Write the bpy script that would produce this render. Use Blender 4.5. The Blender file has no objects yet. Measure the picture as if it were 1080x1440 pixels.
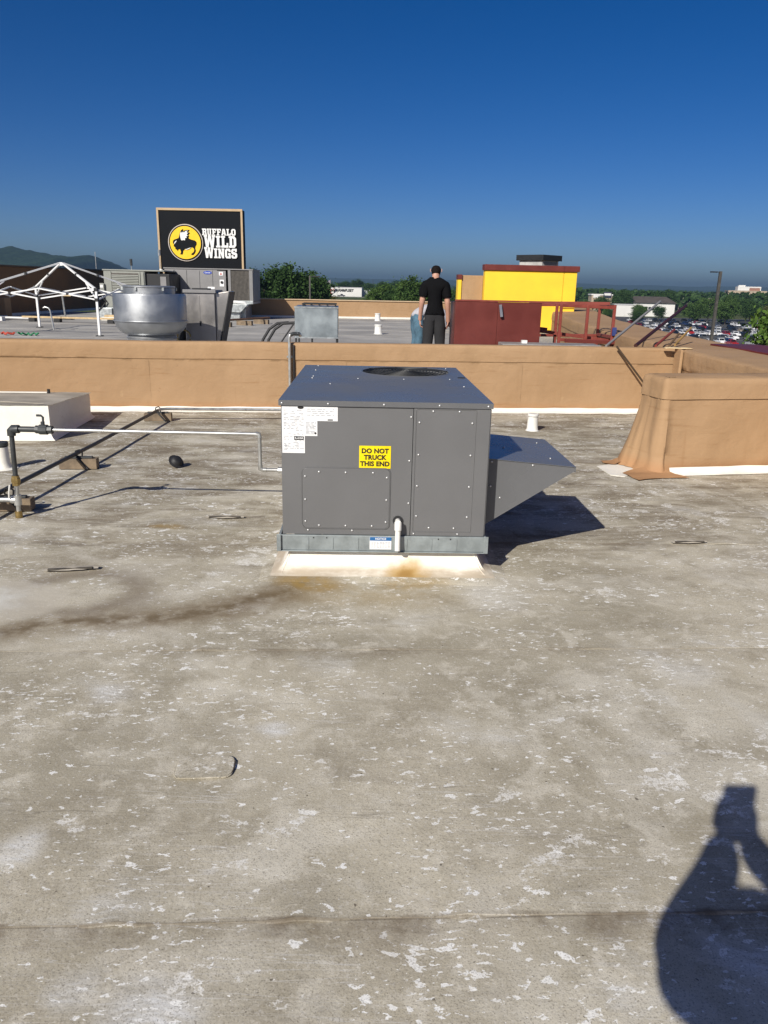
import bpy, bmesh, math, random
from math import sin, cos, pi, radians, atan2, hypot, sqrt, exp
from mathutils import Vector, Matrix, noise as mnoise

random.seed(7)
SC = bpy.context.scene
COL = SC.collection

# ------------------------------------------------------------------ camera
CAM_H = 1.62
PITCH, ROLL = radians(16.44), radians(1.25)
cd = bpy.data.cameras.new('camera')
cd.sensor_fit = 'VERTICAL'
cd.sensor_height = 24.0
cd.lens = 24.0 * 1081.0 / 1440.0
cd.clip_start = 0.03
cd.clip_end = 40000.0
cam = bpy.data.objects.new('camera', cd)
COL.objects.link(cam)
f_ = Vector((0, cos(PITCH), -sin(PITCH)))
u0 = Vector((0, sin(PITCH), cos(PITCH)))
r0 = Vector((1, 0, 0))
cr = r0 * cos(ROLL) + u0 * sin(ROLL)
cu = u0 * cos(ROLL) - r0 * sin(ROLL)
M = Matrix((cr, cu, -f_)).transposed().to_4x4()
M.translation = Vector((0, 0, CAM_H))
cam.matrix_world = M
SC.camera = cam

# ------------------------------------------------------------------ sky, sun, exposure
SUN_EL, SUN_AZ = radians(32.4), radians(28.2)      # azimuth of the light's travel, to the right of straight ahead
w = bpy.data.worlds.new('World')
SC.world = w
w.use_nodes = True
wn = w.node_tree
sky = wn.nodes.new('ShaderNodeTexSky')
sky.sky_type = 'NISHITA'
sky.sun_disc = False
sky.sun_elevation = SUN_EL
sky.sun_rotation = radians(180) + SUN_AZ
sky.altitude = 200
sky.air_density = 0.52
sky.dust_density = 1.0
sky.ozone_density = 2.0
bg = wn.nodes['Background']
bg.inputs['Strength'].default_value = 0.077
sat = wn.nodes.new('ShaderNodeHueSaturation')
sat.inputs['Hue'].default_value = 0.510
sat.inputs['Saturation'].default_value = 1.42
wn.links.new(sky.outputs[0], sat.inputs['Color'])
wn.links.new(sat.outputs[0], bg.inputs['Color'])
sd = bpy.data.lights.new('sun', 'SUN')
sd.energy = 5.0
sd.angle = radians(0.5)
sd.color = (1.0, 0.95, 0.86)
sun = bpy.data.objects.new('sun', sd)
COL.objects.link(sun)
ldir = Vector((sin(SUN_AZ) * cos(SUN_EL), cos(SUN_AZ) * cos(SUN_EL), -sin(SUN_EL)))
sun.rotation_euler = ldir.to_track_quat('-Z', 'Y').to_euler()
sun.location = (-20, -40, 40)
SC.view_settings.view_transform = 'Standard'
SC.view_settings.look = 'None'
SC.view_settings.exposure = 0.08
SC.view_settings.gamma = 1.0
SC.view_settings.use_curve_mapping = False
SC.cycles.max_bounces = 6
SC.cycles.volume_bounces = 0

# ------------------------------------------------------------------ helpers
class MB:
    """collects shapes into one mesh"""
    def __init__(s):
        s.v, s.f, s.mi, s.cur = [], [], [], 0
    def add(s, vs, fs):
        b = len(s.v)
        s.v += [tuple(p) for p in vs]
        for q in fs:
            s.f.append(tuple(b + i for i in q)); s.mi.append(s.cur)
        return s
    def box(s, a, b, T=None):
        x0, y0, z0 = a; x1, y1, z1 = b
        vs = [(x0,y0,z0),(x1,y0,z0),(x1,y1,z0),(x0,y1,z0),(x0,y0,z1),(x1,y0,z1),(x1,y1,z1),(x0,y1,z1)]
        if T is not None: vs = [T @ Vector(p) for p in vs]
        return s.add(vs, [(0,3,2,1),(4,5,6,7),(0,1,5,4),(1,2,6,5),(2,3,7,6),(3,0,4,7)])
    def cbox(s, c, d, T=None):
        return s.box((c[0]-d[0]/2, c[1]-d[1]/2, c[2]-d[2]/2), (c[0]+d[0]/2, c[1]+d[1]/2, c[2]+d[2]/2), T)
    def bar(s, p, q, w, h=None, up=(0,0,1)):
        h = h or w
        p, q = Vector(p), Vector(q); d = (q - p); L = d.length; d.normalize()
        up = Vector(up)
        if abs(d.dot(up)) > .98: up = Vector((0, 1, 0))
        sx = d.cross(up).normalized(); sz = sx.cross(d)
        T = Matrix((sx, d, sz)).transposed().to_4x4(); T.translation = p
        return s.box((-w/2, 0, -h/2), (w/2, L, h/2), T)
    def cyl(s, p, q, r, r2=None, n=12, caps=True):
        r2 = r if r2 is None else r2
        p, q = Vector(p), Vector(q); d = (q - p).normalized()
        a = d.orthogonal().normalized(); b = d.cross(a)
        vs = []
        for k in range(n):
            t = 2*pi*k/n; o = a*cos(t) + b*sin(t)
            vs += [p + o*r, q + o*r2]
        fs = [(2*k, 2*((k+1) % n), 2*((k+1) % n)+1, 2*k+1) for k in range(n)]
        if caps: fs += [tuple(2*k for k in reversed(range(n))), tuple(2*k+1 for k in range(n))]
        return s.add(vs, fs)
    def tube(s, pts, r, n=8, caps=True):
        pts = [Vector(p) for p in pts]
        rs = r if isinstance(r, (list, tuple)) else [r]*len(pts)
        vs, fs = [], []
        a = None
        for i, p in enumerate(pts):
            d = (pts[min(i+1, len(pts)-1)] - pts[max(i-1, 0)]).normalized()
            if a is None: a = d.orthogonal().normalized()
            a = (a - d*a.dot(d)).normalized(); b = d.cross(a)
            for k in range(n):
                t = 2*pi*k/n
                vs.append(p + (a*cos(t) + b*sin(t))*rs[i])
        for i in range(len(pts)-1):
            for k in range(n):
                k2 = (k+1) % n
                fs.append((i*n+k, i*n+k2, (i+1)*n+k2, (i+1)*n+k))
        if caps:
            m = (len(pts)-1)*n
            fs += [tuple(reversed(range(n))), tuple(m+k for k in range(n))]
        return s.add(vs, fs)
    def lathe(s, prof, c=(0,0,0), n=24, cap0=True, cap1=True):
        vs, fs = [], []
        for (r, z) in prof:
            for k in range(n):
                t = 2*pi*k/n
                vs.append((c[0]+r*cos(t), c[1]+r*sin(t), c[2]+z))
        for i in range(len(prof)-1):
            for k in range(n):
                k2 = (k+1) % n
                fs.append((i*n+k, i*n+k2, (i+1)*n+k2, (i+1)*n+k))
        m = (len(prof)-1)*n
        if cap0: fs.append(tuple(reversed(range(n))))
        if cap1: fs.append(tuple(m+k for k in range(n)))
        return s.add(vs, fs)
    def prism(s, poly, y0, y1):
        """poly in xz, extruded along y"""
        n = len(poly)
        vs = [(x, y0, z) for x, z in poly] + [(x, y1, z) for x, z in poly]
        fs = [tuple(range(n)), tuple(reversed(range(n, 2*n)))]
        fs += [(k, k+n, (k+1) % n + n, (k+1) % n) for k in range(n)]
        return s.add(vs, fs)
    def prismz(s, poly, z0, z1):
        n = len(poly)
        vs = [(x, y, z0) for x, y in poly] + [(x, y, z1) for x, y in poly]
        fs = [tuple(reversed(range(n))), tuple(range(n, 2*n))]
        fs += [(k, (k+1) % n, (k+1) % n + n, k+n) for k in range(n)]
        return s.add(vs, fs)
    def grid(s, fn, nu, nv):
        vs = [fn(i/nu, j/nv) for j in range(nv+1) for i in range(nu+1)]
        fs = [(j*(nu+1)+i, j*(nu+1)+i+1, (j+1)*(nu+1)+i+1, (j+1)*(nu+1)+i) for j in range(nv) for i in range(nu)]
        return s.add(vs, fs)
    def mesh(s, name, mats, smooth=None):
        me = bpy.data.meshes.new(name)
        me.from_pydata(s.v, [], s.f)
        for m in (mats if isinstance(mats, (list, tuple)) else [mats]): me.materials.append(m)
        if any(s.mi): me.polygons.foreach_set('material_index', s.mi)
        bm = bmesh.new(); bm.from_mesh(me)
        bmesh.ops.recalc_face_normals(bm, faces=bm.faces)
        bm.to_mesh(me); bm.free()
        if smooth is not None:
            me.shade_smooth()
            me.set_sharp_from_angle(angle=radians(smooth))
        return me
    def build(s, name, mats, parent=None, smooth=None, bevel=0, seg=2):
        o = bpy.data.objects.new(name, s.mesh(name, mats, smooth))
        COL.objects.link(o)
        if parent: o.parent = parent
        if bevel:
            b = o.modifiers.new('Bevel', 'BEVEL'); b.width = bevel; b.segments = seg; b.limit_method = 'ANGLE'
        return o

def tag(o, label=None, cat=None, group=None, kind=None):
    if label: o['label'] = label
    if cat: o['category'] = cat
    if group: o['group'] = group
    if kind: o['kind'] = kind
    return o

def thing(name, label, cat, loc=(0,0,0), rz=0.0, group=None):
    o = bpy.data.objects.new(name, None)
    o.empty_display_size = .1
    COL.objects.link(o)
    o.location = loc; o.rotation_euler = (0, 0, rz)
    return tag(o, label, cat, group)

def part(name, me, parent, loc=(0,0,0), rot=(0,0,0), scale=(1,1,1)):
    o = bpy.data.objects.new(name, me)
    COL.objects.link(o); o.parent = parent
    o.location = loc; o.rotation_euler = rot; o.scale = scale
    return o

def text_mesh(name, body, size, mat, bold=0.0, depth=.002, align='CENTER', spacing=1.0, line=1.0):
    c = bpy.data.curves.new(name, 'FONT')
    c.body = body; c.size = size; c.align_x = align; c.align_y = 'CENTER'
    c.offset = bold; c.extrude = depth; c.space_character = spacing; c.space_line = line
    c.resolution_u = 3
    o = bpy.data.objects.new(name, c); COL.objects.link(o)
    bpy.context.view_layer.update()
    me = bpy.data.meshes.new_from_object(o.evaluated_get(bpy.context.evaluated_depsgraph_get()))
    bpy.data.objects.remove(o); bpy.data.curves.remove(c)
    me.name = name; me.materials.clear(); me.materials.append(mat)
    me.transform(Matrix.Rotation(pi/2, 4, 'X'))          # stand it up, reading from -Y
    return me

def shape_mesh(name, outlines, mat, depth=.01):
    """filled outlines (even-odd) in xz, facing -Y"""
    c = bpy.data.curves.new(name, 'CURVE'); c.dimensions = '2D'; c.fill_mode = 'BOTH'; c.extrude = depth
    for ol in outlines:
        sp = c.splines.new('POLY'); sp.points.add(len(ol)-1)
        for p, (x, y) in zip(sp.points, ol): p.co = (x, y, 0, 1)
        sp.use_cyclic_u = True
    o = bpy.data.objects.new(name, c); COL.objects.link(o)
    bpy.context.view_layer.update()
    me = bpy.data.meshes.new_from_object(o.evaluated_get(bpy.context.evaluated_depsgraph_get()))
    bpy.data.objects.remove(o); bpy.data.curves.remove(c)
    me.name = name; me.materials.clear(); me.materials.append(mat)
    me.transform(Matrix.Rotation(pi/2, 4, 'X'))
    return me

def circle(cx, cy, rx, ry=None, n=48):
    ry = ry or rx
    return [(cx+rx*cos(2*pi*k/n), cy+ry*sin(2*pi*k/n)) for k in range(n)]

# ------------------------------------------------------------------ material nodes
class NT:
    def __init__(s, name):
        s.m = bpy.data.materials.new(name); s.m.use_nodes = True
        s.t = s.m.node_tree; s.p = s.t.nodes['Principled BSDF']
    def put(s, sock, val):
        if isinstance(val, bpy.types.NodeSocket): s.t.links.new(val, sock)
        else:
            if isinstance(val, (tuple, list)) and len(val) == 3 and sock.type == 'RGBA': val = (*val, 1)
            sock.default_value = val
    def pos(s):
        return s.t.nodes.new('ShaderNodeNewGeometry').outputs['Position']
    def objco(s):
        return s.t.nodes.new('ShaderNodeTexCoord').outputs['Object']
    def rnd(s):
        return s.t.nodes.new('ShaderNodeObjectInfo').outputs['Random']
    def mapping(s, vec, loc=(0,0,0), rot=(0,0,0), scale=(1,1,1)):
        n = s.t.nodes.new('ShaderNodeMapping'); s.put(n.inputs[0], vec)
        n.inputs[1].default_value = loc; n.inputs[2].default_value = rot; n.inputs[3].default_value = scale
        return n.outputs[0]
    def noise(s, vec, scale=5., detail=3., rough=.5, dist=0.):
        n = s.t.nodes.new('ShaderNodeTexNoise'); s.put(n.inputs['Vector'], vec)
        n.inputs['Scale'].default_value = scale; n.inputs['Detail'].default_value = detail
        n.inputs['Roughness'].default_value = rough; n.inputs['Distortion'].default_value = dist
        return n.outputs['Fac']
    def noisec(s, vec, scale=5., detail=2.):
        n = s.t.nodes.new('ShaderNodeTexNoise'); s.put(n.inputs['Vector'], vec)
        n.inputs['Scale'].default_value = scale; n.inputs['Detail'].default_value = detail
        return n.outputs['Color']
    def voronoi(s, vec, scale=5., feature='F1', rand=1.):
        n = s.t.nodes.new('ShaderNodeTexVoronoi'); n.feature = feature; s.put(n.inputs['Vector'], vec)
        n.inputs['Scale'].default_value = scale; n.inputs['Randomness'].default_value = rand
        return n.outputs['Distance']
    def mr(s, val, a, b, c=0., d=1., smooth=True):
        n = s.t.nodes.new('ShaderNodeMapRange')
        n.interpolation_type = 'SMOOTHSTEP' if smooth else 'LINEAR'
        s.put(n.inputs[0], val)
        for i, x in enumerate((a, b, c, d)): s.put(n.inputs[1+i], x)
        return n.outputs[0]
    def op(s, o, a, b=0.):
        n = s.t.nodes.new('ShaderNodeMath'); n.operation = o
        s.put(n.inputs[0], a); s.put(n.inputs[1], b)
        return n.outputs[0]
    def vop(s, o, a, b=(0,0,0), scale=None):
        n = s.t.nodes.new('ShaderNodeVectorMath'); n.operation = o
        s.put(n.inputs[0], a)
        if o == 'SCALE': s.put(n.inputs[3], scale)
        else: s.put(n.inputs[1], b)
        return n.outputs['Value'] if o in ('DOT_PRODUCT', 'LENGTH', 'DISTANCE') else n.outputs[0]
    def sep(s, v):
        n = s.t.nodes.new('ShaderNodeSeparateXYZ'); s.put(n.inputs[0], v); return n.outputs
    def mix(s, f, a, b, blend='MIX'):
        n = s.t.nodes.new('ShaderNodeMix'); n.data_type = 'RGBA'; n.blend_type = blend
        n.clamp_factor = True
        s.put(n.inputs['Factor'], f); s.put(n.inputs[6], a); s.put(n.inputs[7], b)
        return n.outputs[2]
    def bump(s, h, strength=.3, dist=.01, normal=None):
        n = s.t.nodes.new('ShaderNodeBump'); n.inputs['Strength'].default_value = strength
        n.inputs['Distance'].default_value = dist; s.put(n.inputs['Height'], h)
        if normal is not None: s.put(n.inputs['Normal'], normal)
        return n.outputs[0]
    def segdist(s, p, a, b):
        a = Vector(a); b = Vector(b); ba = b - a
        pa = s.vop('SUBTRACT', p, tuple(a))
        h = s.op('DIVIDE', s.vop('DOT_PRODUCT', pa, tuple(ba)), ba.dot(ba))
        h = s.mr(h, 0., 1., 0., 1., False)
        q = s.vop('SCALE', tuple(ba), scale=h)
        return s.vop('LENGTH', s.vop('SUBTRACT', pa, q))
    def out(s, col=None, rough=None, metal=None, normal=None, spec=None):
        if col is not None: s.put(s.p.inputs['Base Color'], col)
        if rough is not None: s.put(s.p.inputs['Roughness'], rough)
        if metal is not None: s.put(s.p.inputs['Metallic'], metal)
        if normal is not None: s.put(s.p.inputs['Normal'], normal)
        if spec is not None: s.put(s.p.inputs['Specular IOR Level'], spec)
        return s.m

def worn(name, col, rough=.6, metal=0., var=.25, scale=3., grime=None, gamt=.35, bump=.0, bscale=60., spec=None, world=False):
    """base colour broken up by noise and patches of grime"""
    n = NT(name)
    c = n.pos() if world else n.objco()
    a = n.noise(c, scale, 5, .6)
    dark = tuple(x*(1-var) for x in col); lite = tuple(min(1, x*(1+var*.6)) for x in col)
    k = n.mix(n.mr(a, .3, .7), dark, lite)
    g = grime or tuple(x*.45 for x in col)
    k = n.mix(n.op('MULTIPLY', n.mr(n.noise(c, scale*2.7, 6, .7, .6), .55, .8), gamt), k, g)
    fine = n.noise(c, bscale, 3, .6)
    k = n.mix(n.mr(fine, .3, .7, 0., .12), k, tuple(x*.7 for x in col))
    rr = n.mr(a, .2, .8, max(.05, rough-.1), min(1, rough+.1))
    nm = n.bump(fine, bump, .004) if bump else None
    return n.out(k, rr, metal, nm, spec)

MT = {}
MT['tan'] = None
def membrane_tan():
    n = NT('tan membrane'); p = n.pos()
    a = n.noise(p, .8, 4, .6); b = n.noise(p, 5, 6, .7, .4)
    k = n.mix(n.mr(a, .3, .7), (.362, .228, .122), (.415, .268, .150))
    st = n.noise(n.mapping(p, scale=(1.2, 1.2, 14)), 1.4, 5, .65)        # horizontal dirty streaks
    k = n.mix(n.mr(st, .56, .75, 0., .45), k, (.25, .13, .052))
    vs = n.noise(n.mapping(p, scale=(9, 9, .5)), 1.6, 4, .6)
    k = n.mix(n.mr(vs, .6, .8, 0., .28), k, (.275, .145, .06))
    k = n.mix(n.mr(b, .68, .74, 0., .45), k, (.19, .10, .045))
    k = n.mix(n.mr(n.noise(p, 9, 4, .6), .66, .72, 0., .3), k, (.50, .34, .19))
    z = n.sep(p)[2]
    k = n.mix(n.mr(z, .16, .03, 0., .35), k, (.41, .17, .062))
    h = n.noise(p, 3.0, 3, .5)
    hh = n.noise(p, 90, 2, .5)
    cr_ = n.noise(n.mapping(p, rot=(0, .5, 0), scale=(.7, .7, 2.2)), 2.2, 4, .55, 1.2)
    ln = n.op('ABSOLUTE', n.op('SUBTRACT', cr_, .5))
    nm = n.bump(hh, .12, .002, n.bump(n.mr(ln, 0., .05, 0., 1.), .12, .006, n.bump(h, .45, .05)))
    return n.out(k, .75, 0., nm, .25)
MT['tan'] = membrane_tan()
MT['white_mem'] = worn('white membrane', (.84, .81, .73), .6, var=.08, scale=3, grime=(.55, .48, .37), gamt=.35, bump=.15, bscale=35)
MT['old_mem'] = worn('soiled membrane', (.40, .36, .30), .85, var=.3, scale=2.5, grime=(.2, .17, .13), gamt=.5, bump=.2, bscale=40)
MT['unit_grey'] = worn('grey cabinet paint', (.150, .150, .152), .36, var=.05, scale=2, grime=(.12, .12, .12), gamt=.15, bscale=140, spec=.5)
MT['cap_grey'] = worn('grey cap paint', (.135, .137, .142), .30, var=.05, scale=2, grime=(.10, .10, .11), gamt=.2, bscale=140, spec=.45)
MT['galv'] = worn('galvanised steel', (.50, .53, .53), .42, .75, var=.22, scale=9, grime=(.33, .36, .37), gamt=.5, bscale=50)
MT['galv_rail'] = worn('weathered galvanised rail', (.30, .335, .34), .5, .35, var=.2, scale=12, grime=(.2, .23, .23), gamt=.5, bscale=70)
MT['pipe_galv'] = worn('galvanised pipe', (.55, .55, .53), .35, .7, var=.15, scale=14, grime=(.3, .27, .2), gamt=.4)
MT['pipe_dark'] = worn('black iron pipe', (.055, .06, .062), .5, .2, var=.25, scale=10, grime=(.12, .08, .05), gamt=.4)
MT['brass'] = worn('tarnished brass', (.42, .30, .12), .4, .8, var=.2, scale=25)
MT['wood_block'] = worn('weathered wood', (.22, .165, .11), .85, var=.35, scale=8, grime=(.09, .07, .05), gamt=.6, bump=.4, bscale=45)
MT['wood_new'] = worn('bare lumber', (.58, .43, .24), .75, var=.2, scale=6, grime=(.35, .25, .14), gamt=.4)
MT['black'] = worn('black rubber', (.018, .018, .02), .6, var=.3, scale=10)
MT['black_metal'] = worn('black painted metal', (.016, .017, .019), .6, var=.2, scale=5)
MT['white_plastic'] = worn('white plastic', (.78, .77, .73), .4, var=.06, scale=8, grime=(.5, .46, .38), gamt=.3)
MT['white_paint'] = worn('white paint', (.80, .80, .79), .5, var=.06, scale=3, grime=(.55, .53, .5), gamt=.3)
MT['red_paint'] = worn('dark red paint', (.135, .022, .015), .5, var=.18, scale=1.5, grime=(.07, .014, .01), gamt=.4)
MT['red_rail'] = worn('red railing paint', (.23, .045, .03), .5, var=.2, scale=6, grime=(.09, .03, .02), gamt=.4)
MT['yellow_wall'] = worn('yellow stucco', (.90, .585, .035), .8, var=.08, scale=1.2, grime=(.7, .42, .03), gamt=.3, bump=.15, bscale=40)
MT['screw'] = worn('zinc screw', (.62, .62, .62), .35, .6, var=.1)
MT['steel'] = worn('stainless steel', (.50, .47, .44), .34, .9, var=.07, scale=2, grime=(.4, .36, .33), gamt=.2)
MT['alu'] = worn('spun aluminium', (.46, .475, .49), .46, .85, var=.12, scale=4, grime=(.35, .36, .38), gamt=.35)
MT['rtu_grey'] = worn('faded grey unit paint', (.23, .225, .225), .5, var=.1, scale=1.5, grime=(.15, .14, .13), gamt=.4)
MT['rtu_beige'] = worn('beige grey unit paint', (.27, .28, .25), .55, var=.12, scale=1.5, grime=(.16, .15, .12), gamt=.45)
MT['fin'] = worn('dusty coil fins', (.11, .10, .088), .6, .3, var=.3, scale=10)
MT['rust'] = worn('rusty pipe', (.19, .10, .055), .8, var=.35, scale=18)
MT['blue_ink'] = worn('blue print', (.02, .06, .38), .5, var=.05)
MT['label_white'] = worn('white label', (.82, .82, .82), .45, var=.03, scale=20)
MT['label_blue'] = worn('blue label band', (.02, .13, .34), .45, var=.05)
MT['label_yellow'] = worn('yellow label', (.92, .70, .0), .4, var=.04, scale=10)
MT['ink'] = worn('black print', (.015, .014, .012), .5, var=.05)
MT['ink_grey'] = worn('grey print', (.42, .43, .45), .5, var=.3, scale=60)
MT['sign_black'] = worn('black sign face', (.0055, .007, .010), .6, var=.15, scale=1, spec=.12)
MT['sign_trim'] = worn('tan sign trim', (.50, .36, .21), .5, var=.08)
MT['sign_white'] = worn('white sign letters', (.82, .82, .80), .4, var=.03)
MT['sign_yellow'] = worn('yellow sign disc', (.92, .58, .01), .4, var=.04)
MT['sign_ring'] = worn('pale sign ring', (.62, .55, .48), .4, var=.05)
MT['skin'] = worn('skin', (.50, .27, .19), .55, var=.12, scale=9, grime=(.42, .18, .12), gamt=.3)
MT['hair'] = worn('dark hair', (.012, .009, .008), .85, var=.4, scale=60, bump=.6, bscale=120, spec=.1)
MT['black_cloth'] = worn('black cloth', (.006, .006, .007), .9, var=.3, scale=6, bump=.3, bscale=25, spec=.1)
MT['grey_cloth'] = worn('charcoal trouser cloth', (.019, .019, .021), .9, var=.3, scale=6, bump=.3, bscale=25)
MT['pale_cloth'] = worn('pale grey shirt cloth', (.46, .45, .48), .9, var=.15, scale=8, bump=.3, bscale=25)
MT['denim'] = worn('washed denim', (.075, .15, .21), .9, var=.35, scale=8, bump=.3, bscale=35)
MT['green_rope'] = worn('green rope', (.03, .22, .10), .8, var=.3, scale=30)
MT['red_rope'] = worn('red rope', (.5, .08, .05), .8, var=.3, scale=30)
MT['hedge_blue'] = worn('blue tie', (.03, .05, .2), .6)

# ------------------------------------------------------------------ roof surface
BA = radians(6.4)           # the building's axis
def B(u, v, z=0.):          # building frame -> world
    return (u*cos(BA) - v*sin(BA), u*sin(BA) + v*cos(BA), z)
SA = radians(3.3)           # the membrane sheets run a little off it
def S(u, v, z=0.):
    return (u*cos(SA) - v*sin(SA), u*sin(SA) + v*cos(SA), z)
SEAMS = [-6.2, -4.65, -3.05, -1.5, .08, 1.655, 3.23, 4.77, 6.3, 7.85, 9.2]

def roof_material():
    n = NT('weathered roof membrane')
    p = n.pos()
    q = n.mapping(p, rot=(0, 0, -SA))                       # along the sheets
    wc = n.noisec(p, 2.2, 3)
    w1 = n.vop('SCALE', n.vop('SUBTRACT', wc, (.5, .5, .5)), scale=.30)
    pw = n.vop('ADD', p, w1)
    uvz = n.sep(q); v = uvz[1]
    wcs = n.sep(wc)
    big = n.noise(p, .7, 4, .62, .3)
    k = n.mix(n.mr(big, .38, .62), (.372, .335, .255), (.56, .512, .405))
    mid = n.noise(p, 3.0, 5, .70, .5)
    k = n.mix(n.mr(mid, .49, .67, 0., .50), k, (.295, .258, .19))
    k = n.mix(n.mr(n.noise(n.vop('ADD', p, (31., 7., 0.)), 5.5, 5, .72, .3), .50, .64, 0., .68), k, (.65, .605, .505))
    k = n.mix(n.mr(n.noise(n.vop('ADD', p, (11., 17., 0.)), 1.15, 4, .65, .8), .51, .64, 0., .55), k, (.69, .65, .555))
    # brown run-off dirt, drawn out along the sheets, heavier towards the wall
    st = n.noise(n.mapping(q, scale=(.9, 2.4, 1)), 1.2, 5, .7, .9)
    far = n.mr(v, 3.6, 5.4, .12, .88)
    k = n.mix(n.op('MULTIPLY', n.mr(st, .38, .64), far), k, (.205, .166, .115))
    st2 = n.noise(n.mapping(q, loc=(5, 2, 0), scale=(1.8, 4.0, 1)), 1.5, 6, .74, .7)
    k = n.mix(n.op('MULTIPLY', n.mr(st2, .53, .66), n.mr(v, 3., 5., .30, .80)), k, (.52, .48, .39))
    dk = n.noise(n.mapping(q, loc=(9, 4, 0), scale=(1.0, 2.8, 1)), 1.6, 5, .72, .8)
    k = n.mix(n.op('MULTIPLY', n.mr(dk, .56, .70), n.mr(v, 3.3, 5.5, .22, .75)), k, (.135, .108, .08))
    # cloudy pale scuffs
    brush = n.noise(n.mapping(pw, rot=(0, 0, .6), scale=(2, 9, 1)), 4., 3, .7)
    k = n.mix(n.op('MULTIPLY', n.mr(wcs[0], .56, .74), n.mr(brush, .3, .7, .1, .75)), k, (.66, .645, .60))
    for (x, y, r, a) in ((.93, 1.57, .10, .8), (-.386, 2.557, .06, .9), (-1.09, 2.763, .10, .8), (-.50, 1.37, .12, .95), (-.69, 1.45, .07, .6),
                         (-1.06, 1.887, .09, .9), (1.35, 3.1, .16, .45), (.62, 3.9, .2, .4), (1.55, 2.6, .15, .4)):
        d = n.vop('DISTANCE', n.mapping(pw, scale=(1, 1, 0)), (x, y, 0))
        k = n.mix(n.op('MULTIPLY', n.mr(d, r*1.3, r*.2, 0., a), n.mr(brush, .25, .75, .3, 1.)), k, (.76, .76, .745))
    # hard-edged paint flakes in drifts
    drift = n.mr(n.noise(n.vop('ADD', p, (3.1, 8.2, 0)), 1.5, 4, .65), .40, .68, .0, .13, False)
    fl = n.noise(n.mapping(q, rot=(0, 0, .3), scale=(.8, 1.3, 1)), 15, 5, .62, .35)
    fm = n.mr(n.op('ADD', fl, drift), .701, .710)
    drift2 = n.mr(n.noise(n.vop('ADD', p, (13., 2.2, 0)), 2.3, 4, .65), .40, .68, .0, .13, False)
    fl2 = n.noise(n.mapping(q, rot=(0, 0, -.45), scale=(.7, 1.4, 1)), 36, 3, .6, .3)
    fm = n.op('MAXIMUM', fm, n.mr(n.op('ADD', fl2, drift2), .694, .705))
    drift3 = n.mr(n.noise(n.vop('ADD', p, (23., 12.2, 0)), 1.1, 3, .6), .42, .66, .0, .10, False)
    fl3 = n.noise(n.mapping(q, scale=(.8, 1.2, 1)), 5.5, 7, .74, .3)
    fm3 = n.op('MULTIPLY', n.mr(n.op('ADD', fl3, drift3), .65, .662), n.mr(n.noise(p, 60, 2, .6), .40, .52, .15, 1.))
    k = n.mix(n.op('MULTIPLY', fm3, .75), k, (.80, .78, .73))
    k = n.mix(n.op('MULTIPLY', fm, n.mr(mid, .35, .65, 1., .7)), k, (.88, .87, .83))
    # scratches and scrape lines
    for (ang, sc_, off, c_) in ((1.35, 1.8, 4., (.20, .175, .14)), (-.55, 1.6, 9., (.64, .62, .58)), (.35, 1.7, 14., (.64, .62, .58))):
        a = n.noise(n.mapping(p, loc=(off, off, 0), rot=(0, 0, ang), scale=(.35, 10, 1)), sc_, 2, .5, .15)
        line = n.mr(n.op('ABSOLUTE', n.op('SUBTRACT', a, .5)), .0060, .0015)
        k = n.mix(n.op('MULTIPLY', n.op('MULTIPLY', line, n.mr(wcs[1 if off > 5 else 2], .5, .62)), .45), k, c_)
    # fine grit
    gr = n.noise(p, 190, 2, .75)
    k = n.mix(n.mr(gr, .50, .72, 0., .70), k, (.18, .155, .12))
    k = n.mix(n.mr(n.noise(p, 70, 4, .75), .52, .70, 0., .45), k, (.68, .645, .58))
    sp = n.noise(p, 46, 1, .5)
    k = n.mix(n.mr(sp, .77, .79, 0., .7), k, (.07, .055, .04))
    # dirt caught along the laps
    wob = n.op('MULTIPLY', n.op('SUBTRACT', wcs[0], .5), .06)
    sn = n.mr(mid, .40, .66, .12, .85)
    for s_ in SEAMS[4:]:
        d = n.op('SUBTRACT', n.op('ADD', v, wob), s_)
        near = n.op('MULTIPLY', n.mr(d, -.13, -.003), n.mr(d, .014, .004))
        k = n.mix(n.op('MULTIPLY', n.op('MULTIPLY', near, sn), .55 if s_ in (3.23, 4.77) else 1.), k, (.16, .122, .082))
        dl = n.op('ABSOLUTE', n.op('SUBTRACT', v, s_ - .003))
        k = n.mix(n.mr(dl, .006, .0015, 0., .5 if s_ < 2 else .28), k, (.12, .095, .068))
    # run-off from the curb sweeping to a pond mark on the left
    pts = [(-.42, 4.10), (-.56, 3.80), (-.80, 3.64), (-1.12, 3.55), (-1.42, 3.50), (-1.72, 3.38), (-2.2, 3.25)]
    pf = n.mapping(pw, scale=(1, 1, 0))
    dm = None
    for a, b in zip(pts, pts[1:]):
        d = n.segdist(pf, (*a, 0), (*b, 0)); dm = d if dm is None else n.op('MINIMUM', dm, d)
    edge = n.noise(p, 9, 3, .65)
    k = n.mix(n.op('MULTIPLY', n.mr(dm, .26, .01), n.mr(edge, .25, .6, .35, .85)), k, (.18, .132, .078))
    k = n.mix(n.op('MULTIPLY', n.mr(dm, .07, .005), n.mr(edge, .35, .6, .1, .5)), k, (.12, .085, .046))
    d = n.vop('DISTANCE', n.mapping(pw, scale=(.8, 1, 0)), (-1.62*.8, 3.86, 0))
    k = n.mix(n.op('MULTIPLY', n.mr(d, .42, .2), n.mr(d, .12, .26, .0, .7)), k, (.18, .14, .10))
    d = n.vop('DISTANCE', n.mapping(pw, scale=(.72, 1, 0)), (-2.02*.72, 3.74, 0))
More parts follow.
